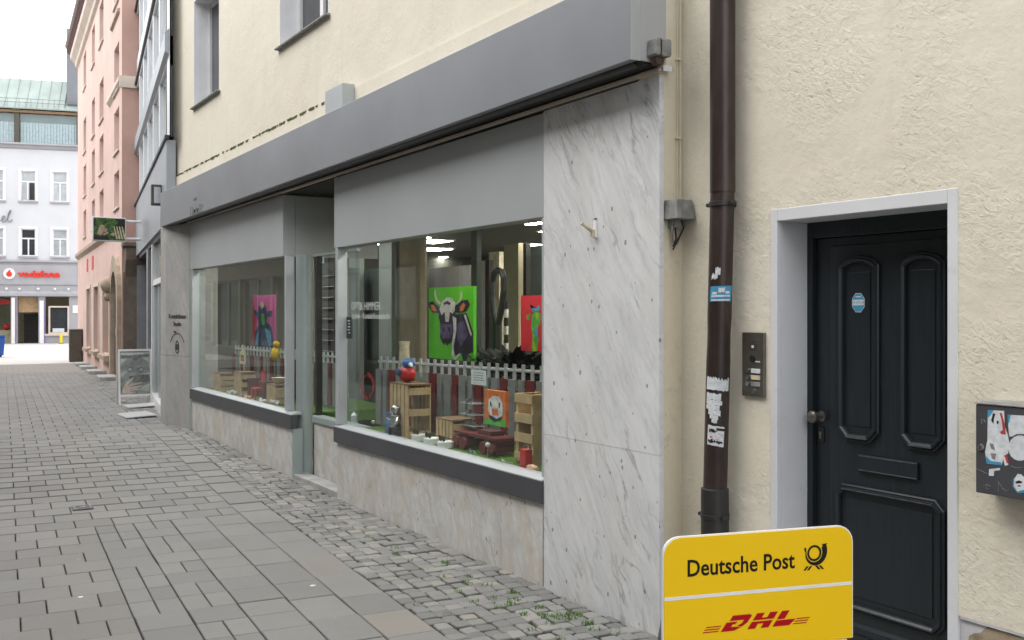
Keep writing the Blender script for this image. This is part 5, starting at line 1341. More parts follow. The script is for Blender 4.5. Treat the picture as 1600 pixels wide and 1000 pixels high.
# shop opening
m = MB(); m.box(U0, U1, -3.0, -2.9, 0, 2.9); m.box(U0, U1, -3, -.29, 2.64, 2.75); part(m, 'interior_wall', 'beige_curtain', FB)
m = MB(); m.box(U0, U1, -3, -.29, 0.0, 0.03); part(m, 'interior_floor', 'room_floor', FB)
m = MB(); m.box(.12, 1.0, -1.6, -1.5, .03, 1.65); part(m, 'dark_doorway', 'room_dark', FB)
m = MB(); m.box(.02, 1.1, -.5, -.4, 1.75, 2.6); part(m, 'inner_lintel', 'wood', FB)
for a, b, mt in ((1.18, 1.36, 'white_plastic'), (-.28, -.06, 'white_plastic')):
    m = MB(); m.box(a, b, .035, .16, .02, 2.56 if a > 0 else 2.4); part(m, 'portal_post', mt, FB)
m = MB(); m.box(-.30, -.285, .035, .162, .02, 2.4); m.box(1.155, 1.175, .035, .162, .02, 2.5); part(m, 'portal_edge', 'violet', FB)
m = MB()
for x0, x1, z0, z1 in ((-1.56, -1.48, .55, 2.1), (-.58, -.50, .55, 2.1), (-1.48, -.58, .55, .63), (-1.48, -.58, 2.02, 2.1)): m.box(x0, x1, -.1, .05, z0, z1)
m.box(-1.6, -.3, -.1, .12, .44, .548); part(m, 'display_frame', 'cream_trim', FB)
m = MB(); m.box(-1.48, -.58, -.06, -.05, .63, 2.02); part(m, 'display_pane', 'dim_pane', FB)
m = MB(); m.box(-1.3, -.7, -.048, -.03, .64, .85); part(m, 'display_card', 'paper', FB)
m = MB(); m.box(1.42, 3.2, -.12, -.11, .02, 2.62); part(m, 'shop_pane', 'clear_glass', FB)
m = MB(); m.box(1.45, 2.9, -.9, -.3, .03, .75); part(m, 'counter', 'wood', FB)
m = MB(); m.ball((1.75, -.6, .95), .2, 10, 6); part(m, 'red_display', 'toy_red', FB)
m = MB(); m.box(1.4, 3.2, -.3, -.22, 2.2, 2.45); part(m, 'inner_sign', 'toy_red', FB)
m = MB(); m.box(-2.2, -1.75, .035, .08, 1.7, 2.15); part(m, 'wall_plaque', 'white_plastic', FB)
# mansard with glazed front and copper roof
m = MB(); m.box(U0, U1, -3, -.32, 11.0, 13.05); part(m, 'attic_wall', 'tower_grey', FB)
for a, b in ((-2.1, 0.98), (1.28, 4.2)):
    n = 20; m = MB()
    for i in range(n):
        x = a + (b-a)*i/n; m.box(x, x+(b-a)/n*.86, -.30-.03*(i % 2), -.25-.03*(i % 2), 11.16, 12.35)
    part(m, 'attic_curtain', 'curtain_blue', FB)
    m = MB(); m.box(a, b, -.20, -.19, 11.15, 12.85); part(m, 'attic_pane', 'clear_glass', FB)
for u in (1.0, -2.2, 4.2):
    m = MB(); m.box(u, u+.27, -.3, -.05, 11.14, 13.0); m.box(u-.06, u+.33, -.3, .05, 12.95, 13.12); part(m, 'attic_post', 'cabinet_brown', FB)
m = MB(); m.box(U0, U1, -.3, .02, 12.85, 12.99); part(m, 'attic_beam', 'wood_dark', FB)
m = MB(); m.prism([(.10, 13.05), (.10, 13.12), (-1.6, 15.05), (-6, 15.05), (-6, 13.05)], -1.30, U1, 'x'); cr = part(m, 'copper_roof', 'copper_green', FB)
for i in range(14):
    u = -1.0+.55*i; m = MB(); m.prism([(.10, 13.12), (.10, 13.17), (-1.6, 15.10), (-1.6, 15.05)], u, u+.05, 'x'); part(m, 'standing_seam', 'copper_green', cr)
m = MB(); m.prism([(.10, 13.05), (.10, 13.12), (-1.0, 14.0), (-1.0, 13.05)], -2.4, -1.302, 'x'); part(m, 'copper_roof', 'copper_green', FB)
m = MB()
for z in (13.42, 13.62): m.tube([(U0, .02, z), (U1, .02, z)], .016, 5)
for i in range(24): u = U0+.6*i; m.tube([(u, .05, 13.1), (u, .02, 13.66)], .012, 5)
part(m, 'snow_guard', 'tower_grey', FB)
TW = MB(); TW.box(-2.8, -1.40, -1.0, -0.2, 13.5, 17.75); TW.box(-5, -1.56, -4.0, -1.02, 13.0, 15.6); part(TW, 'lift_tower', 'tower_grey', FB)
# things on the square
x, y = 5.22, 37.95
CB = thing('street_cabinet', 'dark brown utility cabinet standing at the corner of the pink house', 'cabinet', (x, y, 0.012), PINK.rot)
m = MB(); m.box(-.25, .25, -.2, .2, 0, 1.12); part(m, 'body', 'cabinet_brown', CB, bevel=0.02)
m = MB(); m.box(-.27, .27, -.22, .22, 1.121, 1.16); part(m, 'lid', 'weathered_grey', CB, bevel=0.01)
m = MB(); m.box(-.256, -.2505, -.16, .16, .08, 1.06); m.box(-.20, .20, .2005, .208, .08, 1.06); part(m, 'door_panel', 'cabinet_brown', CB)
bx, by = 3.10, 43.3
BN = thing('wheeled_bin', 'blue wheeled bin at the left edge of the square', 'bin', (bx, by, 0.012), 0.1)
m = MB(); m.prism([(-.24, 0.08), (.24, 0.08), (.29, .78), (-.29, .78)], -.26, .26, 'y'); part(m, 'body', 'bin_blue', BN, bevel=0.02)
m = MB(); m.prism([(-.31, .785), (.31, .785), (.29, .87), (-.29, .87)], -.30, .30, 'y'); part(m, 'lid', 'bin_blue', BN, bevel=0.02)
for s_ in (-.22, .22): m = MB(); m.cyl((s_-.03, .24, .10), (s_+.03, .24, .10), .10, n=14); part(m, 'wheel', 'black', BN)
bX, bY, _ = FAR.world(-1.2, 0.45)
BL = thing('bollard', 'short yellow bollard in front of the phone shop window', 'bollard', (bX, bY, 0.012))
m = MB(); m.lathe([(.085, 0), (.085, .44), (.07, .50), (.02, .53)], (0,0,0), 14); part(m, 'post', 'bollard_yellow', BL, smooth=True)
m = MB(); m.lathe([(.12, 0), (.12, .03)], (0,0,0), 14); part(m, 'foot', 'dark_metal', BL)

# ------------------------------------------------------------------ the house row opposite, mirrored in the shop glass
OPF = Frame((-3.9, 0.0), 180.0)
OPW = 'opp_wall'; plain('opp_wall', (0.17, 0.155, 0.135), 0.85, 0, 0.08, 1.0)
OH = thing('opposite_house', 'pale house across the lane, mirrored in the shop windows', 'building', frame=OPF)
ow = [(-57+2.6*i, -55.7+2.6*i, z, z+1.6) for i in range(24) for z in (4.2, 6.8)] + [(-57.5+3.9*i, -53.9+3.9*i, 0.35, 3.0) for i in range(16)]
m = MB(); m.wall(-58, 7, -0.05, 8.6, 0.0, ow, 0.18); part(m, 'wall', 'opp_wall', OH)
m = MB(); m.box(-58, 7, -6, -.3, -.05, 8.6); part(m, 'rear_wall', 'opp_wall', OH)
for a, b, c, d in ow:
    f_ = MB()
    for x0, x1, z0, z1 in ((a, a+.07, c, d), (b-.07, b, c, d), (a+.07, b-.07, c, c+.07), (a+.07, b-.07, d-.07, d), ((a+b)/2-.04, (a+b)/2+.04, c+.07, d-.07)): f_.box(x0, x1, -.2, -.12, z0, z1)
    wo_ = part(f_, 'window', 'render_grey', OH)
    p_ = MB(); p_.box(a+.03, b-.03, -.19, -.18, c+.03, d-.03); part(p_, 'pane', 'dim_pane', wo_)
m = MB(); m.prism([(.5, 8.6), (.5, 8.75), (-4, 10.6), (-6, 10.6), (-6, 8.6)], -58, 7, 'x'); part(m, 'roof', 'roof_tile', OH)

# drain cover and scraps on the pavers
x, y = gpt(129, 796)
DC = thing('drain_cover', 'small square iron cover set in the pavers', 'drain cover', (x, y, gz(y)+.001), PAVE.rot)
m = MB(); m.box(-.10, .10, -.085, .085, -.01, .004); part(m, 'plate', 'dark_metal', DC)
m = MB(); m.box(-.085, .085, -.07, -.06, .0042, .008); m.box(-.085, .085, .06, .07, .0042, .008); m.box(-.085, -.075, -.06, .06, .0042, .008); m.box(.075, .085, -.06, .06, .0042, .008); m.cyl((0,0,.0042),(0,0,.009),.03,n=12); part(m, 'relief', 'weathered_grey', DC)
for k, (px, py, lab) in enumerate(((125.5, 934, 'white scrap on the wide grey pavers at lower left'), (488.5, 916, 'white scrap on the pavers nearest the setts'))):
    x, y = gpt(px, py); m = MB()
    q = [(0.022*math.cos(t)*R.uniform(.6,1.1), 0.016*math.sin(t)*R.uniform(.6,1.1)) for t in [i*0.9 for i in range(7)]]
    m.prism(q, 0.0, 0.004, 'z'); o = m.build('paper_scrap', 'white_plastic', loc=(x, y, gz(y)+.002)); tag(o, lab, 'litter', 'scraps on the pavers')

# ------------------------------------------------------------------ window display (near window): local axes of the shop front
TZ = 0.666
def disp(name, label, cat, px, out, group=None, z=TZ, rotz=0.0):
    u, _ = MAIN.at(px, 600, out); x, y, _ = MAIN.world(u, out)
    return thing(name, label, cat, (x, y, z), MAIN.rot + rotz, group)
# picket barrier: runs obliquely behind the glass
def barrier(name, label, P0, P1, ht, n, gate=None):
    a = Vector(P0); b = Vector(P1); L = (b-a).length; e = (b-a).normalized()
    T = thing(name, label, 'fence', (a.x, a.y, TZ), math.atan2(e.y, e.x), 'picket fences in the window displays')
    for i in range(n):
        x = L*(i+.5)/n; w = L/n*0.40
        m = MB(); ww = w*(.66 if i % 2 else 1.0); m.box(x-ww, x+ww, -.012, .012, 0.03, ht-.09); part(m, 'picket', 'slat_red' if i % 3 == 1 else 'slat_grey', T)
        m = MB(); m.box(x-.014, x+.014, -.030, -.014, ht-.10, ht+.03); part(m, 'picket_cap', 'alu', T)
    for z, r in ((ht-.02, .014), (ht-.17, .008), (ht-.42, .008), (ht-.52, .009)):
        m = MB(); m.tube([(0, -.034, z), (L, -.034, z)], r, 6); part(m, 'rail', 'alu', T)
    for x in (0.02, L*.48, L-.02):
        m = MB(); m.box(x-.02, x+.02, -.06, -.045, 0.0, ht-.02); part(m, 'post', 'slat_grey', T)
    return T
def pw(u, out): x, y, _ = MAIN.world(u, out); return (x, y, 0)
barrier('picket_fence', 'red and grey picket fence behind the green cow painting window', pw(5.45, -0.88), pw(8.75, -0.36), 0.64, 31)
barrier('picket_fence', 'red and grey picket fence in the far shop window with the pink painting', pw(10.5, -0.66), pw(13.9, -0.46), 0.60, 29)

def canvas(name, label, P, e_ang, W, H, z, mat, lean=0.0):
    T = thing(name, label, 'painting', (P[0], P[1], z), e_ang)
    m = MB(); m.box(0, W, -.03, 0, 0, H); part(m, 'canvas', mat, T); return T
def cp(m, W, H, mat, pts, o):
    m.use(mat); m.prism([(W*(1-x), H*y) for x, y in pts], o, o+.0012, 'y')
# the green cow painting
d = ray(671, 500); OUT_ = -0.98
ul_, zt2 = MAIN.at(670, 450, OUT_); ur_, zb2 = MAIN.at(740, 565, OUT_)
W, H = ul_-ur_, zt2-zb2
x, y, _ = MAIN.world(ur_, OUT_)
CW = canvas('cow_painting', 'painting of a black and white cow on bright green canvas', (x, y), MAIN.rot, W, H, zb2, 'canvas_green')
m = MB()
cp(m, W, H, 'ink_violet', [(.60,.62),(.86,.64),(.99,.40),(.99,.12),(.90,.10),(.86,.0),(.78,.0),(.74,.10),(.62,.06),(.54,.20),(.54,.45)], .0005)
cp(m, W, H, 'ink_violet', [(.25,.68),(.60,.70),(.64,.58),(.58,.46),(.58,.30),(.50,.22),(.34,.22),(.27,.30),(.29,.46),(.24,.58)], .0018)
cp(m, W, H, 'ink_white', [(.26,.70),(.32,.80),(.42,.86),(.54,.85),(.62,.78),(.61,.68),(.56,.63),(.50,.66),(.47,.52),(.40,.52),(.38,.66),(.31,.61)], .0031)
cp(m, W, H, 'ink_violet', [(.36,.78),(.44,.81),(.52,.78),(.50,.75),(.42,.77),(.38,.75)], .0044)
cp(m, W, H, 'ink_white', [(.56,.60),(.64,.57),(.64,.40),(.58,.18),(.60,.04),(.72,.10),(.70,.06),(.62,.0),(.54,.04),(.54,.2),(.58,.4)], .0031)
cp(m, W, H, 'ink_white', [(.80,.62),(.84,.62),(.97,.36),(.95,.33)], .0031)
cp(m, W, H, 'ink_violet', [(.0,.79),(.10,.81),(.27,.72),(.25,.64),(.10,.65),(.02,.72)], .0031); cp(m, W, H, 'ink_orange', [(.05,.76),(.12,.76),(.20,.68),(.17,.66),(.09,.68)], .0044)
cp(m, W, H, 'ink_violet', [(.60,.73),(.74,.81),(.88,.82),(.93,.76),(.86,.67),(.72,.64),(.62,.65)], .0031); cp(m, W, H, 'ink_orange', [(.72,.72),(.80,.78),(.84,.75),(.80,.68),(.73,.66)], .0044)
cp(m, W, H, 'ink_cream', [(.27,.76),(.19,.80),(.14,.88),(.14,.97),(.16,.97),(.18,.89),(.22,.83),(.29,.79)], .0031)
cp(m, W, H, 'ink_cream', [(.62,.77),(.70,.81),(.73,.86),(.74,.94),(.76,.94),(.77,.85),(.73,.79),(.66,.75)], .0031)
cp(m, W, H, 'ink_purple', [(.27,.48),(.54,.49),(.56,.38),(.50,.28),(.34,.28),(.28,.38)], .0044)
cp(m, W, H, 'ink_violet', [(.33,.44),(.38,.45),(.39,.39),(.34,.38)], .0057); cp(m, W, H, 'ink_violet', [(.46,.45),(.52,.45),(.51,.38),(.46,.39)], .0057)
cp(m, W, H, 'ink_violet', [(.30,.26),(.36,.20),(.40,.24),(.44,.19),(.50,.24),(.50,.29),(.34,.29)], .0044)
cp(m, W, H, 'ink_purple', [(.66,.50),(.80,.54),(.88,.34),(.74,.20),(.66,.28)], .0018)
part(m, 'paint', None, CW)
# red painting at the pillar
OUT2 = -1.02; ul_, zt2 = MAIN.at(814, 462, OUT2); zb2 = MAIN.at(820, 548, OUT2)[1]; W, H = 0.42, zt2-zb2
x, y, _ = MAIN.world(ul_-W, OUT2)
RC = canvas('cow_painting', 'red painting of a green and blue cow, partly hidden by the pillar', (x, y), MAIN.rot, W, H, zb2, 'canvas_red')
m = MB()
cp(m, W, H, 'ink_green', [(.42,.66),(.60,.74),(.74,.66),(.72,.50),(.62,.42),(.66,.22),(.60,.0),(.40,.0),(.44,.24),(.40,.44)], .0005)
cp(m, W, H, 'ink_sky', [(.34,.84),(.38,.76),(.56,.78),(.70,.82),(.74,.74),(.60,.72),(.44,.70)], .0018); cp(m, W, H, 'ink_sky', [(.50,.40),(.62,.42),(.64,.28),(.54,.24)], .0018)
cp(m, W, H, 'ink_lime', [(.44,.22),(.52,.14),(.60,.0),(.46,.0)], .0018); cp(m, W, H, 'ink_lime', [(.56,.70),(.66,.68),(.64,.56),(.58,.58)], .0018); cp(m, W, H, 'ink_green', [(.22,.64),(.36,.68),(.34,.56),(.24,.56)], .0018)
part(m, 'paint', None, RC)
# pink painting in the far window
OUT3 = -0.75; ul_, zt2 = MAIN.at(395, 462, OUT3); ur_, zb2 = MAIN.at(428, 548, OUT3); W, H = ul_-ur_, zt2-zb2
x, y, _ = MAIN.world(ur_, OUT3)
PC = canvas('cow_painting', 'pink painting of a dark blue cow in the far shop window', (x, y), MAIN.rot, W, H, zb2, 'canvas_pink')
m = MB()
cp(m, W, H, 'ink_navy', [(.20,.60),(.30,.80),(.60,.82),(.72,.62),(.66,.52),(.90,.42),(.99,.20),(.97,0),(.06,0),(.10,.30),(.30,.46)], .0005)
cp(m, W, H, 'ink_navy', [(.02,.74),(.18,.72),(.26,.64),(.10,.62)], .0005); cp(m, W, H, 'ink_navy', [(.72,.70),(.92,.72),(.90,.60),(.74,.60)], .0005)
cp(m, W, H, 'ink_cream', [(.34,.84),(.48,.90),(.56,.80),(.44,.74)], .0018); cp(m, W, H, 'ink_green', [(.42,.66),(.56,.66),(.58,.46),(.46,.44)], .0018)
cp(m, W, H, 'ink_sky', [(.60,.40),(.84,.34),(.92,.10),(.80,.08),(.66,.24)], .0018); cp(m, W, H, 'ink_sky', [(.16,.24),(.30,.34),(.26,.08),(.14,.06)], .0018); cp(m, W, H, 'canvas_red', [(.0,.0),(.10,.1),(.16,.62),(.0,.9)], .0002)
part(m, 'paint', None, PC)
# small orange cow picture by the fence
OUT4 = -0.33; ul_, zt2 = MAIN.at(757, 608, OUT4); ur_, zb2 = MAIN.at(790, 668, OUT4); W, H = ul_-ur_, zt2-zb2
x, y, _ = MAIN.world(ur_, OUT4)
OC = canvas('cow_painting', 'small orange and green picture of a cow face, leaning at the fence', (x, y), MAIN.rot, W, H, max(zb2, TZ), 'ink_orange')
m = MB()
cp(m, W, H, 'ink_green', [(0,0),(1,0),(1,.22),(.6,.20),(.3,.24),(0,.10)], .0005); cp(m, W, H, 'ink_white', [(.22,.72),(.42,.84),(.72,.84),(.86,.66),(.88,.36),(.70,.16),(.36,.20),(.18,.42)], .0018)
cp(m, W, H, 'ink_peach', [(.36,.50),(.66,.52),(.70,.30),(.40,.28)], .0031); cp(m, W, H, 'ink_orange', [(.38,.46),(.64,.47),(.66,.32),(.42,.30)], .0044)
cp(m, W, H, 'ink_violet', [(.28,.66),(.34,.66),(.38,.52),(.30,.54)], .0031); cp(m, W, H, 'ink_violet', [(.70,.68),(.78,.66),(.74,.52),(.70,.54)], .0031); cp(m, W, H, 'ink_violet', [(.22,.28),(.40,.26),(.60,.20),(.86,.30),(.80,.18),(.50,.10),(.26,.18)], .0031)
part(m, 'paint', None, OC)
# white card on the fence
OUT5 = -0.48; ul_, zt2 = MAIN.at(737, 577, OUT5); ur_, zb2 = MAIN.at(760, 603, OUT5); x, y, _ = MAIN.world(ur_, OUT5)
NC = thing('notice_card', 'small white notice hung on the picket fence', 'card', (x, y, zb2), MAIN.rot)
m = MB(); m.box(0, ul_-ur_, 0, .006, 0, zt2-zb2); part(m, 'card', 'paper', NC)
m = MB()
for k in range(4): m.box(.04, ul_-ur_-.05+.01*(k % 2), .0061, .0066, (zt2-zb2)*(.78-.16*k), (zt2-zb2)*(.78-.16*k)+.006)
part(m, 'print', 'slat_grey', NC)
m = MB(); m.tube([(.02, .003, zt2-zb2), ((ul_-ur_)/2, -.02, zt2-zb2+.06), (ul_-ur_-.02, .003, zt2-zb2)], .0015, 4); part(m, 'string', 'alu', NC)

def crate(label, px, out, w, dp, h, n, rotz=0.0, mat='wood'):
    T = disp('wooden_crate', label, 'crate', px, out, 'wooden crates in the window', rotz=rotz)
    for i in range(n):
        x = -w/2 + w*(i+.5)/n; m = MB(); m.box(x-w/n*.38, x+w/n*.38, dp/2-.012, dp/2, 0.0, h); part(m, 'slat', mat, T)
        m = MB(); m.box(x-w/n*.38, x+w/n*.38, -dp/2, -dp/2+.012, 0, h); part(m, 'slat', mat, T)
    for z in (0.04, h*.5, h-.05):
        m = MB(); m.box(-w/2-.002, -w/2+.012, -dp/2+.013, dp/2-.013, z-.03, z+.03); m.box(w/2-.012, w/2+.002, -dp/2+.013, dp/2-.013, z-.03, z+.03); part(m, 'side_board', mat, T)
    m = MB(); m.box(-w/2, w/2, -dp/2, dp/2, h+.001, h+.014); part(m, 'top_board', 'wood_dark', T)
    return T
crate('tall slatted wooden crate carrying a red and blue bird figure', 641, -0.29, 0.38, 0.22, 0.46, 5)
crate('short pale wooden crate in front of the fence', 712, -0.42, 0.30, 0.22, 0.20, 5)
# bird on the crate
BD = disp('bird_figure', 'round red and blue bird figure sitting on the tall crate', 'figure', 636, -0.28, z=TZ+.475)
m = MB(); m.ball((0, 0, .075), .075, 16, 10, (1.25, 1, 1)); part(m, 'body', 'toy_red', BD, smooth=True)
m = MB(); m.ball((-.03, 0, .165), .055, 14, 8, (1.2, 1, .85)); part(m, 'head', 'toy_blue', BD, smooth=True)
m = MB(); m.cyl((-.09, 0.01, .16), (-.135, .015, .14), .022, .002, 8); part(m, 'beak', 'ink_white', BD)
m = MB(); m.ball((.02, .07, .09), .045, 10, 6, (1.3, .35, .8)); part(m, 'wing', 'ink_navy', BD, smooth=True)
# wooden rack at the pillar
WR = disp('wooden_rack', 'upright pale wooden rack beside the marble pillar', 'rack', 838, -0.42)
for x in (-.10, .10): m = MB(); m.box(x-.015, x+.015, -.1, .1, 0, .50); part(m, 'upright', 'wood', WR)
for z in (.06, .20, .34, .48): m = MB(); m.box(-.118, .118, .1005, .112, z-.045, z+.02); part(m, 'slat', 'wood', WR)
for z in (.05, .3): m = MB(); m.box(-.084, .084, -.1, .1, z, z+.012); part(m, 'shelf', 'wood', WR)
# dark sculpture ring and striped pole behind the fence
SC = disp('ring_sculpture', 'tall black wooden loop sculpture behind the window plant', 'sculpture', 777, -1.25, z=0.1)
def s3(px, py, out=-1.25): u, z = MAIN.at(px, py, out); x, y, _ = MAIN.world(u, out); return (x, y, z)
def loc_of(T, p):
    d = Vector(p) - T.location; c_, s__ = math.cos(T.rotation_euler.z), math.sin(T.rotation_euler.z)
    return (d.x*c_+d.y*s__, -d.x*s__+d.y*c_, d.z)
m = MB(); m.tube([loc_of(SC, s3(*p)) for p in ((777,510),(772,490),(769,465),(769,440),(772,427),(778,422),(784,424),(787,434),(787,455),(784,480),(780,500),(777,512))], 0.030, 8); m.tube([loc_of(SC, s3(*p)) for p in ((777,505),(777,560),(777,620))], .045, 8); part(m, 'loop', 'black', SC)
m = MB(); m.box(-.18,.18,-.18,.18,0,.08); part(m, 'foot', 'black', SC)
SP = disp('striped_pole', 'thin black and white striped pole behind the fence', 'pole', 791, -1.4, z=0.1)
for k in range(22): m = MB(); m.cyl((0,0,.08*k),(0,0,.08*(k+1)), .022, n=8); part(m, 'band', 'black' if k % 2 else 'ink_white', SP)
# dark plant
PT = disp('plant', 'dark bushy houseplant behind the picket fence', 'plant', 795, -1.12, z=0.1)
m = MB(); m.lathe([(.13, 0), (.18, .42), (.19, .44), (.16, .42)], (0,0,0), 14); part(m, 'pot', 'room_dark', PT)
m = MB()
for _ in range(1100):
    t = R.uniform(0, 6.28); el = R.uniform(-.5, 1.2); rr = R.uniform(.1, .42)
    c_ = Vector((math.cos(t)*rr*1.15-.05, math.sin(t)*rr*.6, 1.05+el*.32*(1-.4*rr)-.12)); dr = Vector((math.cos(t)+R.uniform(-.5,.5), math.sin(t)+R.uniform(-.5,.5), R.uniform(-.5,.8))).normalized()
    sd = dr.cross(Vector((0,0,1))).normalized(); l = R.uniform(.08,.2); w = l*.26
    m.add([c_, c_+dr*l*.5+sd*w, c_+dr*l, c_+dr*l*.5-sd*w], [(0,1,2,3)])
tag(part(m, 'leaves', 'leaf_dark', PT), kind='stuff')
m = MB()
for k in range(5): t = 1.25*k; m.tube([(0,0,.4),(.05*math.cos(t),.05*math.sin(t),.7),(.2*math.cos(t),.14*math.sin(t),1.0)], .012, 6)
part(m, 'stems', 'leaf_dark', PT)
# robot figure with blue box
RB = disp('robot_figure', 'small silver robot figure with dark base, near the window frame', 'figure', 618, -0.15)
m = MB(); m.lathe([(.055,0),(.065,.02),(.06,.10),(.04,.12)], (0,0,0), 14); part(m, 'base', 'black', RB, smooth=True)
m = MB(); m.lathe([(.038,.121),(.05,.16),(.05,.20),(.03,.215)], (0,0,0), 14); part(m, 'torso', 'chrome', RB, smooth=True)
m = MB(); m.ball((0,0,.25), .042, 12, 8); part(m, 'head', 'chrome', RB, smooth=True)
m = MB(); m.tube([(.045,0,.18),(.09,.02,.165),(.11,.04,.175)], .012, 6); m.tube([(-.045,0,.18),(-.07,.02,.15)], .012, 6); part(m, 'arms', 'chrome', RB)
BB = disp('blue_box', 'upright blue carton behind the robot figure', 'box', 611, -0.20)
m = MB(); m.box(-.05,.05,-.03,.03,0,.20); part(m, 'carton', 'toy_blue', BB, bevel=.003)
m = MB(); m.box(-.035,.035,.0301,.0306,.10,.15); part(m, 'carton_label', 'ink_sky', BB)
# three tins with sunglasses
for k, (px, out, lab) in enumerate(((655, -0.26, 'leftmost white round tin with dark spectacles on the turf'), (674, -0.24, 'middle white round tin with dark spectacles on the turf'), (696, -0.24, 'rightmost white round tin with dark spectacles on the turf'))):
    TN = disp('round_tin', lab, 'tin', px, out, 'white tins with spectacles')
    m = MB(); m.lathe([(.062,0),(.066,.004),(.066,.048),(.062,.052),(.058,.048)], (0,0,0), 20); part(m, 'tin', 'white_paint', TN, smooth=True)
    SPX = disp('spectacles', ('leftmost', 'middle', 'rightmost')[k] + ' pair of dark spectacles resting on a white tin', 'spectacles', px, out, 'spectacles in the display', z=TZ+.053)
    for s_ in (-.028, .028):
        m = MB(); m.tube([(s_+.024*math.cos(t), .03, .022+.020*math.sin(t)) for t in [i*.524 for i in range(13)]], .0035, 5); part(m, 'rim', 'black', SPX)
        m = MB(); m.cyl((s_,.029,.022),(s_,.0305,.022),.021,n=12); part(m, 'lens', 'black', SPX)
        m = MB(); m.tube([(s_*1.9,.03,.026),(s_*1.9,-.05,.02)], .0025, 5); part(m, 'temple', 'black', SPX)
def specs(label, px, out, mat, z=TZ+.001, rot=0.0):
    S = disp('spectacles', label, 'spectacles', px, out, 'spectacles in the display', z=z, rotz=rot)
    for s_ in (-.028, .028):
        m = MB(); m.tube([(s_+.024*math.cos(t), .03, .024+.020*math.sin(t)) for t in [i*.524 for i in range(13)]], .003, 5); part(m, 'rim', mat, S)
        m = MB(); m.tube([(s_*1.9,.03,.03),(s_*1.9,-.06,.004)], .0022, 5); part(m, 'temple', mat, S)
    m = MB(); m.tube([(-.006,.03,.026),(.006,.03,.026)], .0025, 5); part(m, 'bridge', mat, S)
specs('metal spectacles lying on the turf right of the tins', 742, -0.22, 'chrome')
specs('dark spectacles lying on the turf by the red bench', 772, -0.30, 'black', rot=.4)
specs('light spectacles lying on the turf near the pillar', 792, -0.17, 'alu', rot=-.3)
specs('brown spectacles by the wooden rack', 818, -0.32, 'wood_dark', rot=.2)
# red toy bench / cart
RT = disp('toy_cart', 'dark red wooden toy cart on the turf below the orange picture', 'toy', 757, -0.42)
m = MB(); m.box(-.36,.30,-.10,.10,.115,.135); part(m, 'bed', 'slat_red', RT)
for x in (-.26,.2): m = MB(); m.box(x-.06,x+.06,-.08,.08,.02,.114); part(m, 'support', 'slat_red', RT)
for x in (-.3,-.18,.14,.26):
    m = MB(); m.cyl((x,.102,.05),(x,.125,.05),.05,n=14); part(m, 'wheel', 'slat_red', RT)
m = MB(); m.box(-.2,.0,-.06,.06,.136,.17); part(m, 'cushion', 'dark_red', RT)
# red case with flower, red lantern, stone
RL = disp('red_lantern', 'small red lantern on the turf near the wooden rack', 'lantern', 822, -0.16)
m = MB(); m.box(-.035,.035,-.03,.03,.03,.15); part(m, 'body', 'toy_red', RL, bevel=.004)
for x in (-.028,.028): m = MB(); m.box(x-.005,x+.005,-.025,.025,0,.03); part(m, 'leg', 'black', RL)
m = MB(); m.tube([(-.03,0,.15),(-.02,0,.18),(.02,0,.18),(.03,0,.15)], .003, 5); part(m, 'handle', 'chrome', RL)
ST_ = disp('bread_roll', 'rounded tan bread roll on the turf in front of the rack', 'bread', 832, -0.13)
m = MB(); m.ball((0,0,.032), .042, 14, 8, (1.25,.9,.75)); part(m, 'loaf', 'ink_peach', ST_, smooth=True); m = MB(); m.ball((.006,.02,.048), .026, 10, 6, (1.2,.5,.6)); part(m, 'crust', 'skin', ST_, smooth=True)
FW = disp('white_flower', 'single white flower on a thin stem in the turf', 'flower', 762, -0.14)
m = MB(); m.tube([(0,0,0),(.004,0,.06),(0,0,.11)], .003, 5); part(m, 'stem', 'ink_green', FW)
m = MB(); m.ball((0,0,.125), .02, 10, 6, (1,1,.9)); part(m, 'bloom', 'ink_white', FW, smooth=True)
GR = disp('metal_lantern', 'small glass lantern with metal lid beside the window frame', 'lantern', 553, -0.30)
m = MB(); m.lathe([(.035,0),(.035,.012)], (0,0,0), 12); m.lathe([(.03,.075),(.01,.10),(.004,.11)], (0,0,0), 12); part(m, 'lid_and_base', 'alu', GR)
m = MB(); m.lathe([(.030,.0121),(.030,.0749)], (0,0,0), 12); part(m, 'glass_body', 'pale_pane', GR)
EG = disp('white_ball', 'small pale ball on the turf at the left of the near window', 'ball', 583, -0.42)
m = MB(); m.ball((0,0,.02), .02, 10, 6); part(m, 'ball', 'ink_cream', EG, smooth=True)
GD = disp('glass_stand', 'stack of clear display shelves with spectacles, mid window', 'display stand', 738, -0.45)
m = MB(); m.cyl((0,0,0),(0,0,.42),.006,n=8); part(m, 'rod', 'chrome', GD)
for z in (.08,.17,.26,.35):
    m = MB(); m.box(-.11,.11,-.05,.05,z,z+.006); part(m, 'shelf', 'pale_pane', GD)
    m = MB(); m.box(-.02,.02,.02,.05,z+.0065,z+.04); part(m, 'frame_clip', 'chrome', GD)
YP = disp('paper_vase', 'tall pale paper vase behind the fence at left', 'vase', 632, -1.0, z=TZ)
m = MB(); m.lathe([(.07,0),(.09,.2),(.07,.5),(.05,.72),(.06,.78)], (0,0,0), 14); part(m, 'body', 'ink_cream', YP, smooth=True)
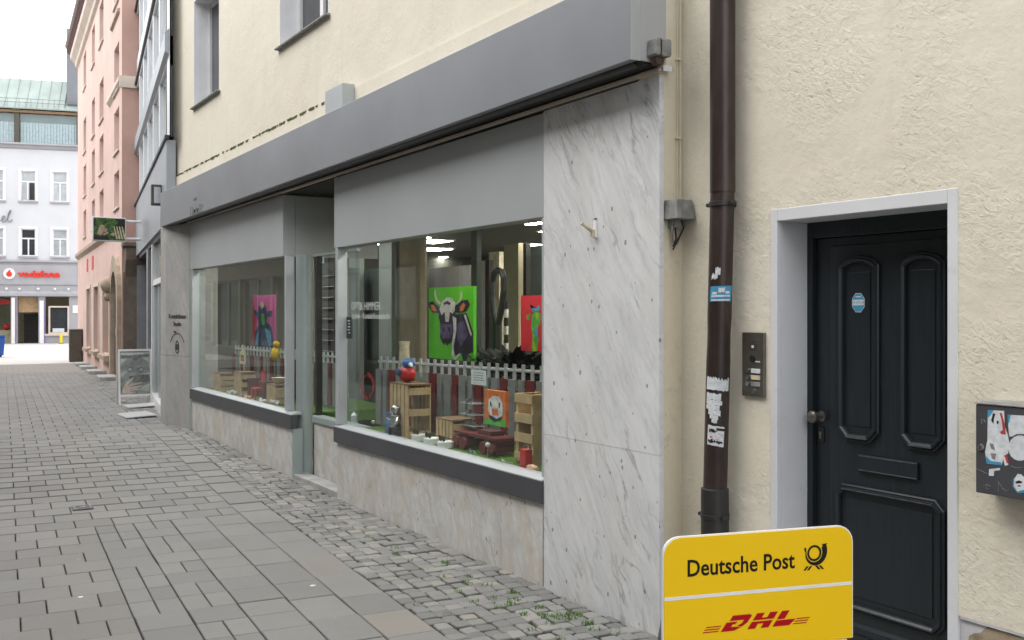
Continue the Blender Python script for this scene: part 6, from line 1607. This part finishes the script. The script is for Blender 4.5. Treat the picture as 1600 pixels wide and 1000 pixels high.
# ------------------------------------------------------------------ far window display
crate('wooden crate in the far shop window', 383, -0.34, 0.32, 0.2, 0.30, 5)
MC = disp('milk_can', 'small metal milk can in the far shop window', 'milk can', 333, -0.40)
m = MB(); m.lathe([(.07,0),(.08,.02),(.08,.2),(.045,.25),(.05,.29),(.055,.30)], (0,0,0), 16); part(m, 'can', 'chrome', MC, smooth=True)
m = MB(); m.tube([(-.08,0,.16),(-.11,0,.2),(-.075,0,.25)], .006, 6); part(m, 'handle', 'chrome', MC)
RD = disp('red_figure', 'red seated figure at the left of the far window', 'figure', 324, -0.55)
m = MB(); m.lathe([(.12,0),(.14,.1),(.11,.28),(.06,.36),(.05,.38)], (0,0,0), 14); part(m, 'body', 'toy_red', RD, smooth=True)
m = MB(); m.ball((0,0,.44), .065, 12, 8); part(m, 'head', 'dark_red', RD, smooth=True)
YD = disp('yellow_bird', 'yellow bird figure behind the far picket fence', 'figure', 358, -0.85, z=TZ)
m = MB(); m.cyl((0,0,0),(0,0,.62),.012,n=8); part(m, 'perch', 'dark_metal', YD)
m = MB(); m.ball((0,0,.72), .09, 14, 8, (.9,.8,1.25)); part(m, 'body', 'toy_yellow', YD, smooth=True); m = MB(); m.ball((-.02,0,.86), .05, 12, 8); part(m, 'head', 'toy_yellow', YD, smooth=True)
m = MB(); m.cyl((-.06,0,.86),(-.10,0,.85),.018,.002,8); part(m, 'beak', 'ink_orange', YD)
YD2 = disp('yellow_bird', 'yellow bird figure beside the pink painting', 'figure', 431, -0.55, z=TZ)
m = MB(); m.cyl((0,0,0),(0,0,.48),.012,n=8); part(m, 'perch', 'dark_metal', YD2)
m = MB(); m.ball((0,0,.56), .08, 14, 8, (.9,.8,1.2)); part(m, 'body', 'toy_yellow', YD2, smooth=True); m = MB(); m.ball((-.02,0,.68), .045, 12, 8); part(m, 'head', 'toy_yellow', YD2, smooth=True)
DP = disp('garland_pole', 'dark pole wound with white garland in the far window', 'pole', 340, -0.95, z=TZ)
m = MB(); m.cyl((0,0,0),(0,0,1.6),.03,n=10); part(m, 'pole', 'leaf_dark', DP)
for k in range(13): m = MB(); m.ball((.03*math.cos(k*1.9),.035,.12+.11*k), .028, 8, 5); part(m, 'bauble', 'ink_white', DP)
SN = disp('house_sign', 'cream sign shaped like a little house on the far fence', 'sign', 380, -0.38, z=TZ+.40)
m = MB(); m.prism([(-.12,0),(.12,0),(.12,.16),(.03,.18),(.0,.26),(-.03,.18),(-.12,.16)], 0, .012, 'y'); part(m, 'board', 'ink_cream', SN)
m = MB(); m.box(-.07,.07,.0121,.0128,.04,.12); part(m, 'panel', 'wood_dark', SN)
m = MB(); m.box(-.01,.01,-.02,-.001,-.40,.1); part(m, 'stake', 'wood', SN)
for k, (px, out, mt, lab) in enumerate(((364, -0.22, 'ink_white', 'white crumpled flowers on turf, left in the far window'), (385, -0.18, 'ink_peach', 'pale pink flowers on turf in the far window'), (410, -0.20, 'ink_white', 'white flowers on turf beside the far crate'), (432, -0.24, 'ink_white', 'white flowers near the post of the far window'))):
    F_ = disp('flower_cluster', lab, 'flowers', px, out, 'flower clusters in the far window')
    m = MB()
    for q in range(12): m.ball((R.uniform(-.12,.12), R.uniform(-.04,.04), R.uniform(.02,.05)), .02, 6, 4)
    part(m, 'blooms', mt, F_)
for k, (px, out, lab) in enumerate(((393, -0.40, 'dark red tin bucket left of the far crate'), (418, -0.36, 'dark red wooden box in the far window'))):
    Q = disp('red_box', lab, 'box', px, out)
    m = MB(); m.prism([(-.09,0),(.09,0),(.11,.22),(-.11,.22)], -.08, .08, 'y'); part(m, 'body', 'slat_red', Q, bevel=.004)
    m = MB(); m.box(-.115,.115,-.085,.085,.221,.235); part(m, 'rim', 'dark_red', Q)
crate('low wooden crate beside the post of the far window', 436, -0.34, 0.34, 0.2, 0.22, 5)
crate('wooden crate at the left end of the far window', 350, -0.30, 0.34, 0.2, 0.24, 5)
CHR = disp('toy_chair', 'small red toy chair in the far window between the crates', 'toy chair', 404, -0.26)
m = MB(); m.box(-.08,.08,-.07,.07,.14,.16); part(m, 'seat', 'toy_red', CHR, bevel=.003)
m = MB(); m.box(-.08,.08,-.07,-.055,.161,.36); part(m, 'backrest', 'toy_red', CHR, bevel=.003)
for a_ in (-.068, .068):
    for b_ in (-.058, .058): m = MB(); m.box(a_-.01, a_+.01, b_-.01, b_+.01, 0, .14); part(m, 'leg', 'toy_red', CHR)
specs('white spectacles on the turf in the far window', 398, -0.15, 'ink_white'); specs('red spectacles on the turf in the far window', 424, -0.15, 'toy_red', rot=.3)
LMB = disp('ceramic_bowl', 'pale ceramic bowl on the low crate of the far window', 'bowl', 436, -0.34, z=TZ+.236)
m = MB(); m.lathe([(.03,0),(.05,.01),(.09,.07),(.092,.075),(.085,.07),(.04,.015)], (0,0,0), 16); part(m, 'bowl', 'ink_cream', LMB, smooth=True)
RX = disp('red_cabinet', 'red cabinet behind the entrance glazing', 'cabinet', 498, -0.85, z=0.1)
m = MB(); m.box(-.2,.2,-.2,.2,0,.85); part(m, 'body', 'toy_red', RX, bevel=.01)
m = MB(); m.box(-.17,.17,.2005,.212,.05,.8); part(m, 'door_panel', 'slat_red', RX)
GS = disp('spectacle_rack', 'tall dark wall rack of spectacles behind the entrance', 'rack', 512, -1.3, z=0.1)
m = MB(); m.box(-.25,.25,-.05,0,0.0,2.3); part(m, 'back_board', 'room_dark', GS)
for k in range(14): m = MB(); m.box(-.22,.22,.0005,.04,.3+.14*k,.31+.14*k); part(m, 'shelf', 'pale_pane', GS)

bpy.context.view_layer.update()
